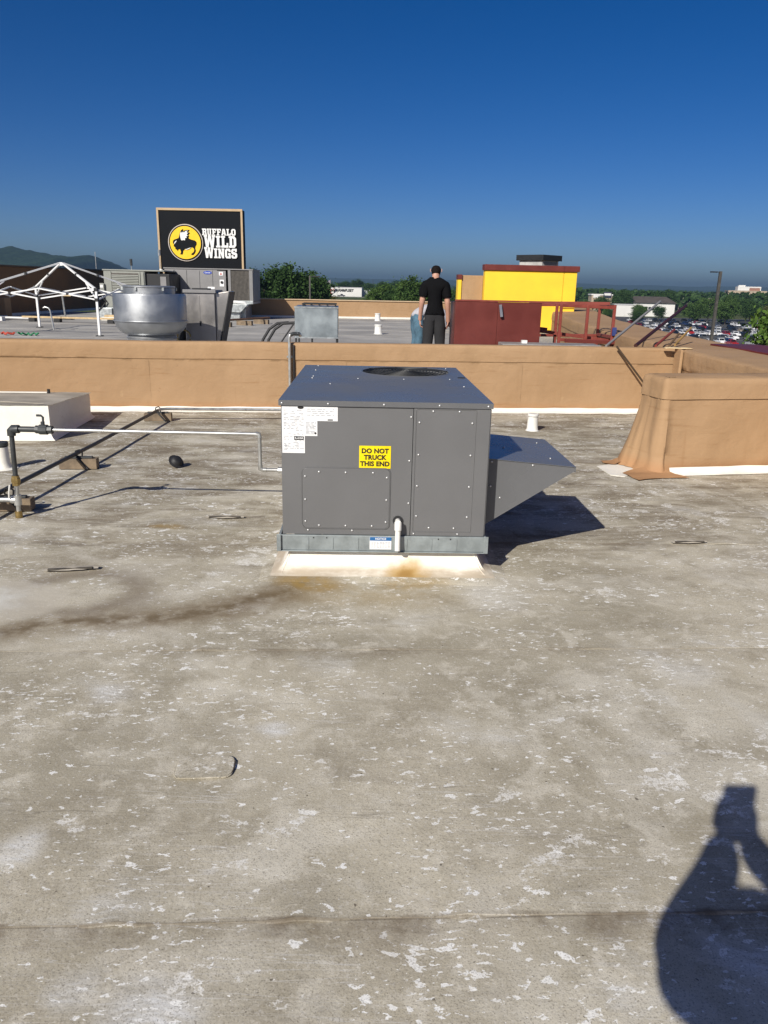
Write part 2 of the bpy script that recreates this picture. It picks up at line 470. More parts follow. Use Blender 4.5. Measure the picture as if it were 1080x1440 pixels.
    k = n.mix(n.op('MULTIPLY', n.mr(d, .31, .22), .75), k, (.53, .485, .40))
    k = n.mix(n.op('MULTIPLY', n.mr(d, .2, .05), n.mr(edge, .3, .65, .2, .8)), k, (.66, .65, .60))
    d = n.vop('DISTANCE', n.mapping(pw, scale=(.7, 1, 0)), (-1.98*.7, 3.28, 0))
    k = n.mix(n.op('MULTIPLY', n.mr(d, .16, .05), .6), k, (.66, .64, .58))
    # rust-yellow bleed at the curb and specks elsewhere
    for (x, y, sx, r, a) in ((-.42, 4.02, .55, .15, .8), (.16, 4.05, .45, .14, .6), (-1.48, 5.0, .6, .1, .6), (-.05, 3.85, .3, .2, .3)):
        d = n.vop('DISTANCE', n.mapping(pw, scale=(sx, 1, 0)), (x*sx, y, 0))
        k = n.mix(n.op('MULTIPLY', n.mr(d, r, r*.2, 0., a), n.mr(edge, .3, .6, .3, 1.)), k, (.36, .24, .08))
    nm = n.bump(n.noise(p, 120, 2, .7), .35, .003, n.bump(n.noise(p, 9, 3, .6), .3, .012))
    return n.out(k, .88, 0., nm, .15)
MT['roof'] = roof_material()
# ------------------------------------------------------------------ near roof: base slab and overlapping membrane sheets
mb = MB(); a = [B(-17, -7, 0), B(5.2, -7, 0), B(5.2, 10.5, 0), B(-17, 10.5, 0)]
mb.prismz([(p[0], p[1]) for p in a], -.4, -.012)
roof = tag(mb.build('roof', MT['roof']), kind='structure')
FISH = {5: [(-.59, .018, .05), (-.10, .016, .06), (.35, .012, .04), (1.05, .009, .05)], 6: [(.2, .010, .08), (-.62, .011, .07), (1.2, .008, .06)], 7: [(2.58, .016, .09), (1.5, .008, .05), (-.2, .008, .06)]}
for i, s0 in enumerate(SEAMS):
    s1 = SEAMS[i+1] if i+1 < len(SEAMS) else 10.6
    near = 4 <= i <= 8
    nu = 420 if near else 60
    nv = 14 if near else 5
    def f(a, b, i=i, s0=s0, s1=s1):
        u = -16.5 + 21.5*a
        if b == 0: v = s0
        else: v = s0 + (s1 - s0 + .03)*b
        wig = .010*mnoise.noise((u*1.3, i*7., 0)) + .004*mnoise.noise((u*6, i*3., 1))
        v += wig*(1-b)
        z = .0016*(1-b) + .0035*mnoise.noise((u*.9, v*.9, 2.)) + .0016*mnoise.noise((u*3.1, v*3.1, 5.))
        e = exp(-b*(s1-s0)/.05)
        for (fu, fh, fw) in FISH.get(i, []):
            z += .55*fh*e*exp(-((u-fu)/fw)**2)
        return S(u, v, z)
    mb = MB(); mb.grid(f, nu, nv)
    # the lap's cut edge
    top = [f(k/nu, 0) for k in range(nu+1)]
    vs, fs = [], []
    for k, t in enumerate(top):
        vs += [t, (t[0], t[1]-.010, max(t[2]-.0040, -.004))]
    fs = [(2*k, 2*k+1, 2*k+3, 2*k+2) for k in range(nu)]
    mb.add(vs, fs)
    mb.build('membrane_sheet', MT['roof'], roof, smooth=40)

# far roof beyond the first parapet
FZ = .15
MT['far_roof'] = worn('grey far roof membrane', (.37, .355, .33), .85, var=.22, scale=.7, grime=(.2, .185, .16), gamt=.55, bump=.2, bscale=30, world=True)
mb = MB(); mb.prismz([(-16, 8.9), (2.9, 10.95), (5.15, 11.3), (5.2, 15), (6.0, 21.5), (9.2, 39.5), (4, 38.3), (-17, 36.2)], -.25, FZ)
far_roof = tag(mb.build('far_roof', MT['far_roof']), kind='structure')
for yy in (14.2, 17.3, 20.3, 23.4, 26.4, 29.5, 32.6):
    mb = MB(); mb.box((-15, yy, FZ), (4.6, yy + .06, FZ + .006))
    mb.build('membrane_lap', MT['far_roof'], far_roof)

# building body below the roofs
mb = MB()
mb.prismz([(-17, -7), (4.6, -7), (4.6, 9.5), (5.1, 15), (5.9, 21.5), (9.4, 39.6), (-17, 36.4)], -7.2, -.42)
tag(mb.build('store_building', worn('tan stucco', (.42, .27, .14), .85, var=.1, scale=.6, world=True)), 'tan stucco walls of the store under the roof', 'building')

# ------------------------------------------------------------------ parapets
def wavy(u, z, s=0., amp=1.):
    return amp*(.010*mnoise.noise((u*.9, z*1.5, s)) + .006*mnoise.noise((u*2.7, z*2.5, s+3)) + .0025*mnoise.noise((u*8, z*6, s+7)))

pw_ = thing('parapet_wall', 'long low tan membrane wrapped parapet crossing behind the grey rooftop unit', 'wall', B(0, 10.12), BA)
def f(a, b):                                    # wrapped body: front, top, back
    u = -16 + 21.1*a
    prof = [(0, .035), (.002, .12), (.004, .2), (.004, .3), (.004, .4), (.004, .5), (.004, .6), (.004, .668), (-.008, .674), (-.010, .72), (-.010, .78), (-.009, .83), (-.004, .862), (.012, .882), (.04, .888), (.15, .883), (.30, .876), (.335, .86), (.345, .8), (.345, .15)]
    t = b*(len(prof)-1); j = min(int(t), len(prof)-2); q = t-j
    v = prof[j][0]*(1-q) + prof[j+1][0]*q; z = prof[j][1]*(1-q) + prof[j+1][1]*q
    wv = wavy(u, z, 1.)
    if z > .67: wv = wv*.8 + .004*mnoise.noise((u*5., 1., 9.))
    zz = z + .008*mnoise.noise((u*.8, 4., 2.)) * (1 if z > .6 else 0)
    if b < .72: v += wv
    return (u, v, zz)
mb = MB(); mb.grid(f, 330, 38)
mb.build('membrane_wrap', MT['tan'], pw_, smooth=60)
mb = MB()
def f(a, b):
    u = -16 + 20.95*a
    prof = [(-.085, .004), (-.05, .016), (-.014, .03), (-.006, .06), (.006, .066)]
    t = b*4; j = min(int(t), 3); q = t-j
    v = prof[j][0]*(1-q) + prof[j+1][0]*q; z = prof[j][1]*(1-q) + prof[j+1][1]*q
    return (u, v + .014*mnoise.noise((u*2., z*3, 7.)) + (.02*mnoise.noise((u*.7, 1., 7.)) if b < .3 else 0), z + .006*mnoise.noise((u*4., z*3, 9.)))
mb.grid(f, 260, 8)
mb.build('base_flashing', MT['white_mem'], pw_, smooth=60)
for u in (-6.6, -4.1, -1.95, .55, 2.9):          # vertical sheet laps
    mb = MB()
    def f(a, b, u=u):
        z = .07 + .58*b
        return (u + .05*a, .0015 - .004*(1-a*.6) + wavy(u, z, 1.), z)
    mb.grid(f, 3, 14)
    mb.build('sheet_lap', MT['tan'], pw_, smooth=60)

# low return wall on the right, its skirt spreading at the free end
lw = thing('return_wall', 'short tan membrane wrapped wall on the right with its skirt flaring on the roof', 'wall', (2.50, 6.93, 0), radians(11.5))
LX, LT, LH = 2.4, .42, .86
peri = []
for k in range(40): peri.append((LX*(1-k/40)**1.0, 0, 0, -1, 0))
for k in range(7):
    t = (k/6)*pi/2; r = .05
    peri.append((r - r*sin(t), r - r*cos(t), -sin(t), -cos(t), 1))
for k in range(1, 12): peri.append((0, .05 + (LT-.1)*k/12, -1, 0, 1))
for k in range(7):
    t = (k/6)*pi/2; r = .05
    peri.append((r - r*cos(t), LT - r + r*sin(t), -cos(t), sin(t), 1))
for k in range(1, 12): peri.append((LX*k/11, LT, 0, 1, 0))
def fl(i, b):
    x, y, nx, ny, e = peri[i]
    z = LH*b
    o = wavy(x*1. + y*2, z, 20.)*1.3
    s_ = i/len(peri)
    if e:
        fall = max(0., 1 - z/.62)
        se = max(0., min(1., y/LT))
        fold = .5 + .10*sin(i*.75 + 1.) + .35*mnoise.noise((i*.22, z*2, 3.))
        ff = max(0., 1 - z/.16)
        o += .15*fall**1.25*(.8 + .35*fold)*se**1.2 + .04*fall**1.5 + .05*ff**2*(1-se)
        o += .022*abs(mnoise.noise((i*.9, z*1.2, 4.)))*(1 if b < .97 else 0)
        o += .018*mnoise.noise((i*.6, z*1.5, 8.))*min(1, fall*1.6)
    elif y == 0:
        fall = max(0., 1 - z/.35)
        o += .05*max(0., 1-z/.16)**2*exp(-(x/.16)**2) + .012*fall
        diag = (x - .35 - .55*z)
        o += .012*exp(-(diag/.14)**2)*(1-b) + .012*exp(-((x-1.05-.8*z)/.10)**2)*(1-b*.6)
    zz = z if b > 0 else .006
    if b == 0 and e: zz = .008 + .006*(.5+.5*sin(i*.6))
    if y == 0 and e == 0: zz += .05*(1-b)**3*(1-exp(-(x/.18)**2))
    return (x + nx*o, y + ny*o, zz)
mb = MB(); NP = len(peri); NB = 26
vs = [fl(i, j/NB) for j in range(NB+1) for i in range(NP)]
fs = [(j*NP+i, j*NP+i+1, (j+1)*NP+i+1, (j+1)*NP+i) for j in range(NB) for i in range(NP-1)]
mb.add(vs, fs)
mb.build('membrane_skirt', MT['tan'], lw, smooth=60)
mb = MB()                                        # cap membrane folded over the top, hem showing as a lip
def capf(i, b):
    x, y, nx, ny, e = peri[i]
    prof = [(.004, .690), (.014, .688), (.013, .74), (.012, .80), (.011, .835), (.0, .864), (-.03, .877), (-.12, .882)]
    t = b*(len(prof)-1); j = min(int(t), len(prof)-2); q = t-j
    o = prof[j][0]*(1-q) + prof[j+1][0]*q; z = prof[j][1]*(1-q) + prof[j+1][1]*q
    o += wavy(x + y*2, z, 20.)*1.3*(1 if b < .75 else 0) + .003*sin(i*.9)*(1 if e else .3)
    return (x + nx*o, y + ny*o, z + .004*mnoise.noise((x*3, y*3, 1.)))
vs = [capf(i, j/14) for j in range(15) for i in range(NP)]
fs = [(j*NP+i, j*NP+i+1, (j+1)*NP+i+1, (j+1)*NP+i) for j in range(14) for i in range(NP-1)]
mb.add(vs, fs); mb.box((.11, .11, .8), (LX, LT-.11, .8825))
mb.build('cap_membrane', MT['tan'], lw, smooth=60)
mb = MB()
def f(a, b):
    x = .10 + 2.3*a
    return (x, -.055 - .075*(1-b)**1.4 + .012*mnoise.noise((x*3, b*2, 5.)), .007 + .062*b**1.6 + .003*mnoise.noise((x*5, b, 2.)))
mb.grid(f, 60, 8)
mb.build('base_flashing', MT['white_mem'], lw, smooth=60)
mb = MB()                                        # loose tongues of membrane at the two corners
def f(a, b):
    x = -.02 - .30*b + .16*a*(1-b) ; y = .06 - .30*a - .04*b
    return (x + .06*a*(1-b), y + .05*sin(3*b), .010 + .05*(1-b)*(1-a)*(1-b) + .008*abs(sin(5*a+3*b)))
mb.grid(f, 8, 8); mb.build('corner_tongue', MT['tan'], lw, smooth=60)
mb = MB()
def f(a, b):
    return (-.10 - .20*b, .30 + .14*a + .10*b + .02*sin(6*b), .010 + .05*(1-b)**2 + .008*abs(sin(4*a+5*b)))
mb.grid(f, 6, 8); mb.build('corner_tongue', MT['tan'], lw, smooth=60)
mb = MB()
mb.prismz([(-.42, .33), (-.20, .42), (-.04, .30), (-.10, .12), (-.36, -.10), (-.46, -.02)], .003, .008)
mb.build('white_patch', MT['white_mem'], lw)

# right side parapet: broad sloped cap, dark red coping outside it
rp = thing('side_parapet', 'broad tan parapet running along the right edge of the roof', 'wall', (0, 0, 0))
inn = [(3.92, -6.8), (3.90, 6.3), (3.88, 7.9), (3.89, 9.2), (3.93, 10.45), (3.96, 11.2), (4.02, 13.0), (4.12, 15.2), (4.62, 20), (5.4, 26), (8.0, 39.5)]
out = [(4.66, -6.8), (4.66, 6.3), (4.66, 7.9), (4.66, 9.6), (4.70, 10.45), (5.0, 11.4), (5.1, 13.0), (5.22, 15.2), (5.8, 20), (6.9, 26), (9.55, 39.9)]
def lerp_pl(pl, t):
    x = t*(len(pl)-1); j = min(int(x), len(pl)-2); q = x-j
    return (pl[j][0]*(1-q)+pl[j+1][0]*q, pl[j][1]*(1-q)+pl[j+1][1]*q)
def f(a, b):
    i_ = lerp_pl(inn, a); o_ = lerp_pl(out, a)
    prof = [(-.01, .0), (-.01, .2), (-.008, .4), (-.006, .62), (-.022, .63), (-.018, .8), (-.005, .862), (.05, .88), (.3, .887), (.6, .893), (.9, .90), (1.0, .895), (1.0, .7), (1.0, -.3)]
    t = b*(len(prof)-1); j = min(int(t), len(prof)-2); q = t-j
    s = prof[j][0]*(1-q)+prof[j+1][0]*q; z = prof[j][1]*(1-q)+prof[j+1][1]*q
    wv = wavy(i_[1], z, 40.)*1.5
    return (i_[0]+(o_[0]-i_[0])*s + wv, i_[1]+(o_[1]-i_[1])*s, z + .006*mnoise.noise((i_[1]*1.2, b*6, 2.)))
mb = MB(); mb.grid(f, 200, 39)
mb.build('membrane_wrap', MT['tan'], rp, smooth=60)
mb = MB()
mb.box((3.86, 10.32, .10), (3.90, 10.56, .885))
mb.build('corner_fold', MT['tan'], rp, bevel=.012)
cop = thing('roof_coping', 'dark red metal coping along the outer roof edge at the far right', 'coping', (0, 0, 0))
mb = MB(); pl = [(4.67, -6.8), (4.67, 9.6), (4.61, 11.25), (5.25, 11.35), (5.42, 11.0), (5.42, -6.8)]
mb.prismz(pl, .76, .915)
mb.build('cap_plate', MT['red_paint'], cop, bevel=.008)
mb = MB(); mb.box((5.425, -6.8, .55), (5.45, 11.0, .905)); mb.build('front_lip', MT['red_paint'], cop)

# far parapet, its ends meeting the side walls
fp = thing('far_parapet', 'low tan parapet at the far end of the roof behind the two men', 'wall', (-1.5, 35.6, FZ), radians(9))
mb = MB(); mb.box((-10.2, 0, 0), (11.2, .35, .76)); mb.build('wall', MT['tan'], fp, bevel=.02)
mb = MB(); mb.box((-10.2, -.05, .762), (11.2, .4, .80)); mb.build('cap', worn('pale tan cap', (.58, .43, .27), .7, var=.1), fp)
mb = MB(); mb.box((-10.2, -.10, 0), (11.2, -.003, .085)); mb.build('base_flashing', MT['white_mem'], fp, bevel=.01)

# tall wall on the left, its inner side turned from the sun
tw = thing('screen_wall', 'tall brown wall in deep shade at the left end of the far roof', 'wall', (-14.9, 31.5, FZ), radians(-3))
mb = MB(); mb.box((-.4, -9, 0), (0, 10.3, 1.86)); mb.build('wall', worn('brown stucco', (.30, .16, .07), .85, var=.15, scale=.8), tw, bevel=.02)
mb = MB(); mb.box((-.45, -9, 1.862), (.05, 10.3, 1.92)); mb.build('cap', worn('brown metal cap', (.16, .10, .06), .6), tw)
mb = MB(); mb.box((.003, -9, 0), (.10, 10.3, .10)); mb.build('base_flashing', MT['white_mem'], tw)
sw = thing('stub_wall', 'small sunlit tan wall end standing before the tall dark brown wall on the left', 'wall', (-15.05, 29.6, FZ))
mb = MB(); mb.box((-4.5, 0, 0), (.75, .5, .74)); mb.build('wall', MT['tan'], sw, bevel=.03)
mb = MB(); mb.box((-4.5, -.05, 0), (.8, -.003, .09)); mb.build('base_flashing', MT['white_mem'], sw)

# ------------------------------------------------------------------ rooftop unit
UR = radians(1.5)
cb = thing('roof_curb', 'white membrane wrapped curb under the grey rooftop unit, stained rusty at its foot', 'curb', (0, 4.2, 0), UR)
def curb_mat():
    n = NT('stained white curb membrane'); p = n.objco()
    a = n.noise(p, 5, 6, .65, .4)
    k = n.mix(n.mr(a, .35, .7), (.90, .87, .79), (.80, .74, .62))
    z = n.sep(p)[2]
    low = n.op('MULTIPLY', n.mr(z, .075, .03), n.mr(n.noise(n.mapping(p, scale=(2, 2, 8)), 3, 5, .6), .3, .6, .35, .9))
    k = n.mix(low, k, (.46, .38, .28))
    d = n.vop('DISTANCE', n.mapping(n.vop('ADD', p, n.vop('SCALE', n.vop('SUBTRACT', n.noisec(p, 14, 4), (.5, .5, .5)), scale=.10)), scale=(.72, .7, 1.2)), (.14*.72, -.06*.7, .03*1.2))
    k = n.mix(n.mr(d, .125, .03, 0., .8), k, (.46, .28, .07))
    k = n.mix(n.mr(d, .05, .01, 0., .55), k, (.26, .125, .02))
    nm = n.bump(n.noise(p, 30, 3), .2, .004, n.bump(n.noise(p, 6, 3), .4, .02))
    return n.out(k, .55, 0., nm, .3)
MT['curb'] = curb_mat()
mb = MB()
ring = []
cw, cd0, cd1 = .535, .03, 1.86
def cring(off, z, wob):
    pts = []
    for (x0, y0), (x1, y1), nx, ny in (((-cw, cd0), (cw, cd0), 0, -1), ((cw, cd0), (cw, cd1), 1, 0), ((cw, cd1), (-cw, cd1), 0, 1), ((-cw, cd1), (-cw, cd0), -1, 0)):
        for k in range(24):
            t = k/24; x = x0+(x1-x0)*t; y = y0+(y1-y0)*t
            cornr = 1 if (k == 0) else 0
            o = off + wob*mnoise.noise((x*4, y*4, z*6))
            px, py = x + nx*o, y + ny*o
            if cornr: px, py = x + (nx - (1 if ny == -1 else 0) + (1 if nx == 1 else 0)*0)*0 + (off if x > 0 else -off), y + (-off if y < .5 else off)
            pts.append((px, py, z + .004*mnoise.noise((x*5, y*5, 3.))))
    return pts
rows = [(.0, .152, 0), (.010, .12, .004), (.024, .09, .006), (.042, .060, .008), (.062, .038, .008), (.085, .024, .008), (.11, .0165, .006)]
rows2 = [(.108, .0170, .006), (.12, .013, .006), (.15, .009, .010), (.19, -.002, .02)]
ring2 = []
n_ = 96
for off, z, wob in rows: ring += cring(off, z, wob)
for off, z, wob in rows2: ring2 += cring(off, z, wob)
mb.add(ring, [(j*n_+k, j*n_+(k+1) % n_, (j+1)*n_+(k+1) % n_, (j+1)*n_+k) for j in range(len(rows)-1) for k in range(n_)])
mb.build('membrane_wrap', MT['curb'], cb, smooth=50)
mb = MB(); mb.add(ring2, [(j*n_+k, j*n_+(k+1) % n_, (j+1)*n_+(k+1) % n_, (j+1)*n_+k) for j in range(len(rows2)-1) for k in range(n_)])
mb.build('flange', MT['roof'], cb, smooth=50)
for x in (-.535, .525):                           # folded corner laps
    mb = MB(); mb.tube([(x, .024, .145), (x-.016 if x < 0 else x+.018, .008, .09), (x-.036 if x < 0 else x+.04, -.022, .045), (x-.05 if x < 0 else x+.07, -.06, .018)], [.003, .004, .005, .003], 6)
    mb.build('corner_lap', MT['curb'], cb, smooth=60)

un = thing('rooftop_unit', 'large grey packaged rooftop unit with yellow warning label standing on the white curb', 'rooftop unit', (0, 4.2, 0), UR)
UW, UD = .577, 1.89
mb = MB()                                         # base rail: channel with stamped notches
mb.box((-.600, -.018, .152), (.592, .0, .242)); mb.box((-.600, 0, .152), (-.585, UD+.018, .242)); mb.box((.577, 0, .152), (.592, UD+.018, .242)); mb.box((-.585, UD, .152), (.577, UD+.018, .242))
mb.box((-.600, -.030, .146), (.592, .03, .1515))
rail = mb.build('base_rail', MT['galv_rail'], un, bevel=.003)
for x in (-.43, -.29, -.145, .134, .277, .421):
    mb = MB(); mb.box((x-.002, -.0215, .160), (x+.002, -.0183, .228)); mb.build('rib', MT['galv_rail'], rail)
for x in (-.40, -.325, .315, .385):
    mb = MB(); mb.cyl((x, -.0205, .228), (x, -.0185, .228), .004, n=8); mb.build('hole', MT['black'], rail)
for x in (-.597, .589):
    mb = MB(); mb.box((x-.012, -.034, .148), (x+.012, -.0305, .25)); mb.build('corner_bracket', MT['galv_rail'], rail, bevel=.002)
mb = MB()                                         # cabinet shell: sides and back
mb.box((-UW, .002, .243), (-UW+.02, UD, .985)); mb.box((UW-.02, .002, .243), (UW, UD, .985)); mb.box((-UW+.02, UD-.02, .243), (UW-.02, UD, .985))
mb.build('cabinet', MT['unit_grey'], un, bevel=.003)
mb = MB(); mb.box((-UW+.001, -.001, .243), (.150, .0012, .978)); mb.box((-UW+.02, .0013, .243), (.150, .02, .978)); mb.build('front_panel', MT['unit_grey'], un, bevel=.002)
mb = MB(); mb.box((.153, -.006, .2435), (UW-.001, .0, .978)); mb.box((.153, .0002, .2435), (UW-.021, .02, .978)); mb.build('service_panel', MT['unit_grey'], un, bevel=.002)
def rrect(x0, z0, x1, z1, r, n=5):
    pts = []
    for cx, cz, a0 in ((x1-r, z0+r, -pi/2), (x1-r, z1-r, 0), (x0+r, z1-r, pi/2), (x0+r, z0+r, pi)):
        for k in range(n+1):
            t = a0 + pi/2*k/n; pts.append((cx+r*cos(t), cz+r*sin(t)))
    return pts
# pressed rims and the lower access panel
def rim(name, x0, z0, x1, z1, r, y, wd=.006):
    mb = MB(); pl = rrect(x0, z0, x1, z1, r)
    mb.tube([(x, y, z) for x, z in pl + pl[:2]], wd/2, 6, caps=False)
    return mb.build(name, MT['unit_grey'], un, smooth=60)
mb = MB(); mb.prism(rrect(-.462, .283, .028, .632, .026), -.0065, -.0012); mb.build('access_panel', MT['unit_grey'], un, bevel=.0015)
rim('access_panel_rim', -.465, .280, .031, .635, .028, -.0035)
rim('service_panel_rim', .166, .268, .497, .972, .006, -.0062, .005)
# top pan with the fan opening
FCX, FCY, FR = .175, 1.50, .315
mb = MB()
NN = 64
def sqp(k):
    t = 2*pi*k/NN; c, s = cos(t), sin(t)
    x0, x1, y0, y1 = -.588-FCX, .588-FCX, -.012-FCY, UD+.012-FCY
    m = 1e9
    if c > 1e-6: m = min(m, x1/c)
    if c < -1e-6: m = min(m, x0/c)
    if s > 1e-6: m = min(m, y1/s)
    if s < -1e-6: m = min(m, y0/s)
    return (FCX+c*m, FCY+s*m)
ang = sorted([2*pi*k/NN for k in range(NN)] + [atan2(y-FCY, x-FCX) % (2*pi) for x in (-.588, .588) for y in (-.012, UD+.012)])
def ray_sq(t):
    c, s = cos(t), sin(t); m = 1e9
    if c > 1e-9: m = min(m, (.588-FCX)/c)
    if c < -1e-9: m = min(m, (-.588-FCX)/c)
    if s > 1e-9: m = min(m, (UD+.012-FCY)/s)
    if s < -1e-9: m = min(m, (-.012-FCY)/s)
    return (FCX+c*m, FCY+s*m)
outer = [ray_sq(t) for t in ang]; n0 = len(ang)
vs = []
for x, y in outer: vs.append((x, y, 1.010))
for t in ang: vs.append((FCX+(FR+.03)*cos(t), FCY+(FR+.03)*sin(t), 1.012))
for t in ang: vs.append((FCX+(FR+.012)*cos(t), FCY+(FR+.012)*sin(t), 1.018))
for t in ang: vs.append((FCX+FR*cos(t), FCY+FR*sin(t), 1.015))
for t in ang: vs.append((FCX+FR*cos(t), FCY+FR*sin(t), .86))
for x, y in outer: vs.append((x, y, .980))
fs = []
for a_, b_ in ((0, 1), (1, 2), (2, 3), (3, 4), (0, 5)):
    for k in range(n0):
        k2 = (k+1) % n0
        fs.append((a_*n0+k, a_*n0+k2, b_*n0+k2, b_*n0+k))
mb.add(vs, fs)
topp = mb.build('top_panel', MT['cap_grey'], un, smooth=25)
mb = MB()
mb.lathe([(.05, .90), (.07, .91), (.07, .97), (.05, .985)], (FCX, FCY, 0), 20)
hub = mb.build('fan_motor', MT['black_metal'], un, smooth=40)
mb = MB()
mb.lathe([(FR-.004, .862), (FR-.004, .80), (.02, .80)], (FCX, FCY, 0), 40, False, True); mb.build('fan_shroud', MT['black'], un)
for k in range(3):
    mb = MB()
    def f(a, b, k=k):
        t = 2*pi*k/3 + .35 + (.55*(b-.5)*(1+.25*a)); r = .06 + (FR-.09)*a
        return (FCX+r*cos(t), FCY+r*sin(t), .925 + .055*(b-.5)*(1-.4*a))
    mb.grid(f, 8, 6)
    o = mb.build('blade', MT['black_metal'], hub, smooth=60); s_ = o.modifiers.new('Solid', 'SOLIDIFY'); s_.thickness = .003
mb = MB()
for r in [FR*.2 + (FR*.8)*k/11 for k in range(12)]:
    mb.tube([(FCX+r*cos(2*pi*k/40), FCY+r*sin(2*pi*k/40), 1.013 + .012*(1-(r/FR)**2)) for k in range(42)], .0021, 5, caps=False)
for k in range(8):
    t = 2*pi*k/8 + .2
    mb.tube([(FCX+.03*cos(t), FCY+.03*sin(t), 1.025), (FCX+FR*.6*cos(t), FCY+FR*.6*sin(t), 1.021), (FCX+(FR+.01)*cos(t), FCY+(FR+.01)*sin(t), 1.016)], .0028, 5)
mb.build('fan_guard', MT['black_metal'], un, smooth=60)
# screws, one mesh shared
sm = MB(); sm.lathe([(.0065, 0), (.0068, .002), (.0045, .0045), (.0015, .0055)], n=8); smesh = sm.mesh('screw', MT['screw'], 50)
SCREWS = [(-0.569, 0.994), (-0.317, 0.994), (-0.012, 0.994), (0.292, 0.994), (0.56, 0.994), (0.259, 0.962), (0.404, 0.962), (0.139, 0.927), (0.185, 0.899), (0.477, 0.899), (0.185, 0.718), (0.476, 0.718), (0.136, 0.681), (0.183, 0.538), (0.477, 0.537), (0.138, 0.435), (0.184, 0.361), (0.474, 0.359), (0.172, 0.256), (0.258, 0.292), (0.401, 0.291), (0.424, 0.256), (-0.368, 0.612), (-0.219, 0.61), (-0.066, 0.61), (-0.446, 0.585), (0.012, 0.583), (-0.446, 0.451), (0.012, 0.453), (-0.446, 0.322), (0.011, 0.322), (-0.369, 0.298), (-0.218, 0.298), (-0.068, 0.298), (-0.432, 0.268), (-0.18, 0.268)]
for (x, z) in SCREWS:
    y = -.012 if z > .985 else (-.0065 if (x > .153 or (x < .03 and .283 < z < .632)) else -.0012)
    part('screw', smesh, un, (x, y, z), (pi/2, 0, 0))
for (x, y) in [(-.484, 5.725), (-.475, 5.337), (-.475, 5.231), (-.486, 6.05), (-.167, 5.236), (.142, 5.24), (.458, 5.283), (-.34, 4.926), (.51, 4.9), (.5, 6.0)]:
    part('screw', smesh, topp, (x, y-4.2, 1.0105))
mb = MB(); mb.box((.525, 1.17, 1.0103), (.575, 1.21, 1.0135)); mb.build('slot', MT['black'], topp)
# labels
lb = MB(); lb.box((-.571, -.0036, .716), (-.446, -.0014, .976)); l1 = lb.build('rating_label', MT['label_white'], un)
lb = MB(); lb.box((-.4455, -.0036, .897), (-.265, -.0014, .976)); l2 = lb.build('instruction_label', MT['label_white'], un)
lb = MB(); lb.box((-.4455, -.0036, .813), (-.377, -.0014, .8965)); l3 = lb.build('approval_label', MT['label_white'], un)
rnd = random.Random(3)
def print_lines(parent, x0, x1, z0, z1, step, fill=.6):
    mb = MB(); z = z1
    while z > z0:
        x = x0
        while x < x1:
            wl = rnd.uniform(.006, .03)
            if rnd.random() < fill: mb.box((x, -.0046, z-.0016), (min(x+wl, x1), -.0038, z+.0016))
            x += wl + rnd.uniform(.003, .012)
        z -= step
    mb.build('print', MT['ink_grey'], parent)
print_lines(l1, -.562, -.452, .73, .955, .0085, .62)
print_lines(l2, -.435, -.285, .918, .962, .011, .85)
print_lines(l3, -.440, -.384, .822, .888, .007, .9)
mb = MB(); mb.box((-.505, -.0050, .79), (-.452, -.0040, .81)); o = mb.build('black_box', MT['ink'], l1)
part('black_box_print', text_mesh('t', 'R-410A', .015, MT['label_white'], .0004, .0004), l1, (-.478, -.0056, .800))
mb = MB(); mb.prism([(x, z) for x, z in circle(-.468, .970, .017, .008, 20)], -.0050, -.0040); mb.build('oval_logo', MT['ink'], l1)
mb = MB(); mb.prism([(x, z) for x, z in circle(-.388, .829, .006, .006, 12)], -.0050, -.0040); mb.build('seal', MT['ink'], l3)
mb = MB(); mb.prism([(x, z) for x, z in circle(-.552, .757, .007, .007, 12)], -.0050, -.0040); mb.build('seal', MT['ink_grey'], l1)
mb = MB(); mb.box((-.32, -.0048, .901), (-.292, -.0039, .907)); mb.build('bar', MT['ink'], l2)
mb = MB(); mb.box((-.145, -.0036, .635), (.031, -.0014, .763)); wl = mb.build('warning_label', MT['label_yellow'], un)
wl['label'] = 'yellow label reading DO NOT TRUCK THIS END'
for i, tx in enumerate(('DO NOT', 'TRUCK', 'THIS END')):
    part('lettering', text_mesh('lettering', tx, .0365, MT['ink'], .0016, .0006, spacing=1.04), wl, (-.057, -.0046, .7335-.0365*i))
mb = MB(); mb.box((-.079, -.0235, .163), (.046, -.0215, .238)); nl = mb.build('notice_label', MT['label_white'], un)
mb = MB(); mb.box((-.078, -.0246, .216), (.045, -.0238, .2375)); mb.build('blue_band', MT['label_blue'], nl)
part('lettering', text_mesh('lettering', 'NOTICE', .017, MT['label_white'], .0004, .0004), nl, (-.016, -.0252, .227))
mb = MB()
for k in range(5):
    for j in range(7): mb.box((-.07+.016*j, -.0245, .205-.0075*k), (-.07+.016*j+rnd.uniform(.006, .014), -.0238, .2075-.0075*k))
mb.build('print', MT['ink_grey'], nl)
# condensate drain
mb = MB(); mb.cyl((.080, -.0092, .332), (.080, -.0070, .332), .029, n=24); mb.build('drain_hole', MT['black'], un)
mb = MB()
mb.tube([(.080, .02, .330), (.080, -.045, .330)], .0165, 14)
mb.tube([(.080, -.046, .336), (.080, -.052, .318), (.080, -.055, .29)], .0205, 14)
mb.tube([(.080, -.054, .292), (.079, -.062, .22), (.079, -.072, .172)], .0155, 14, caps=False)
mb.tube([(.079, -.0715, .174), (.079, -.0722, .170)], .0095, 14)
dp = mb.build('drain_pipe', MT['white_plastic'], un, smooth=50)
mb = MB(); mb.cyl((.079, -.0722, .1712), (.079, -.0727, .1690), .0105, n=14); mb.build('pipe_mouth', MT['black'], dp)
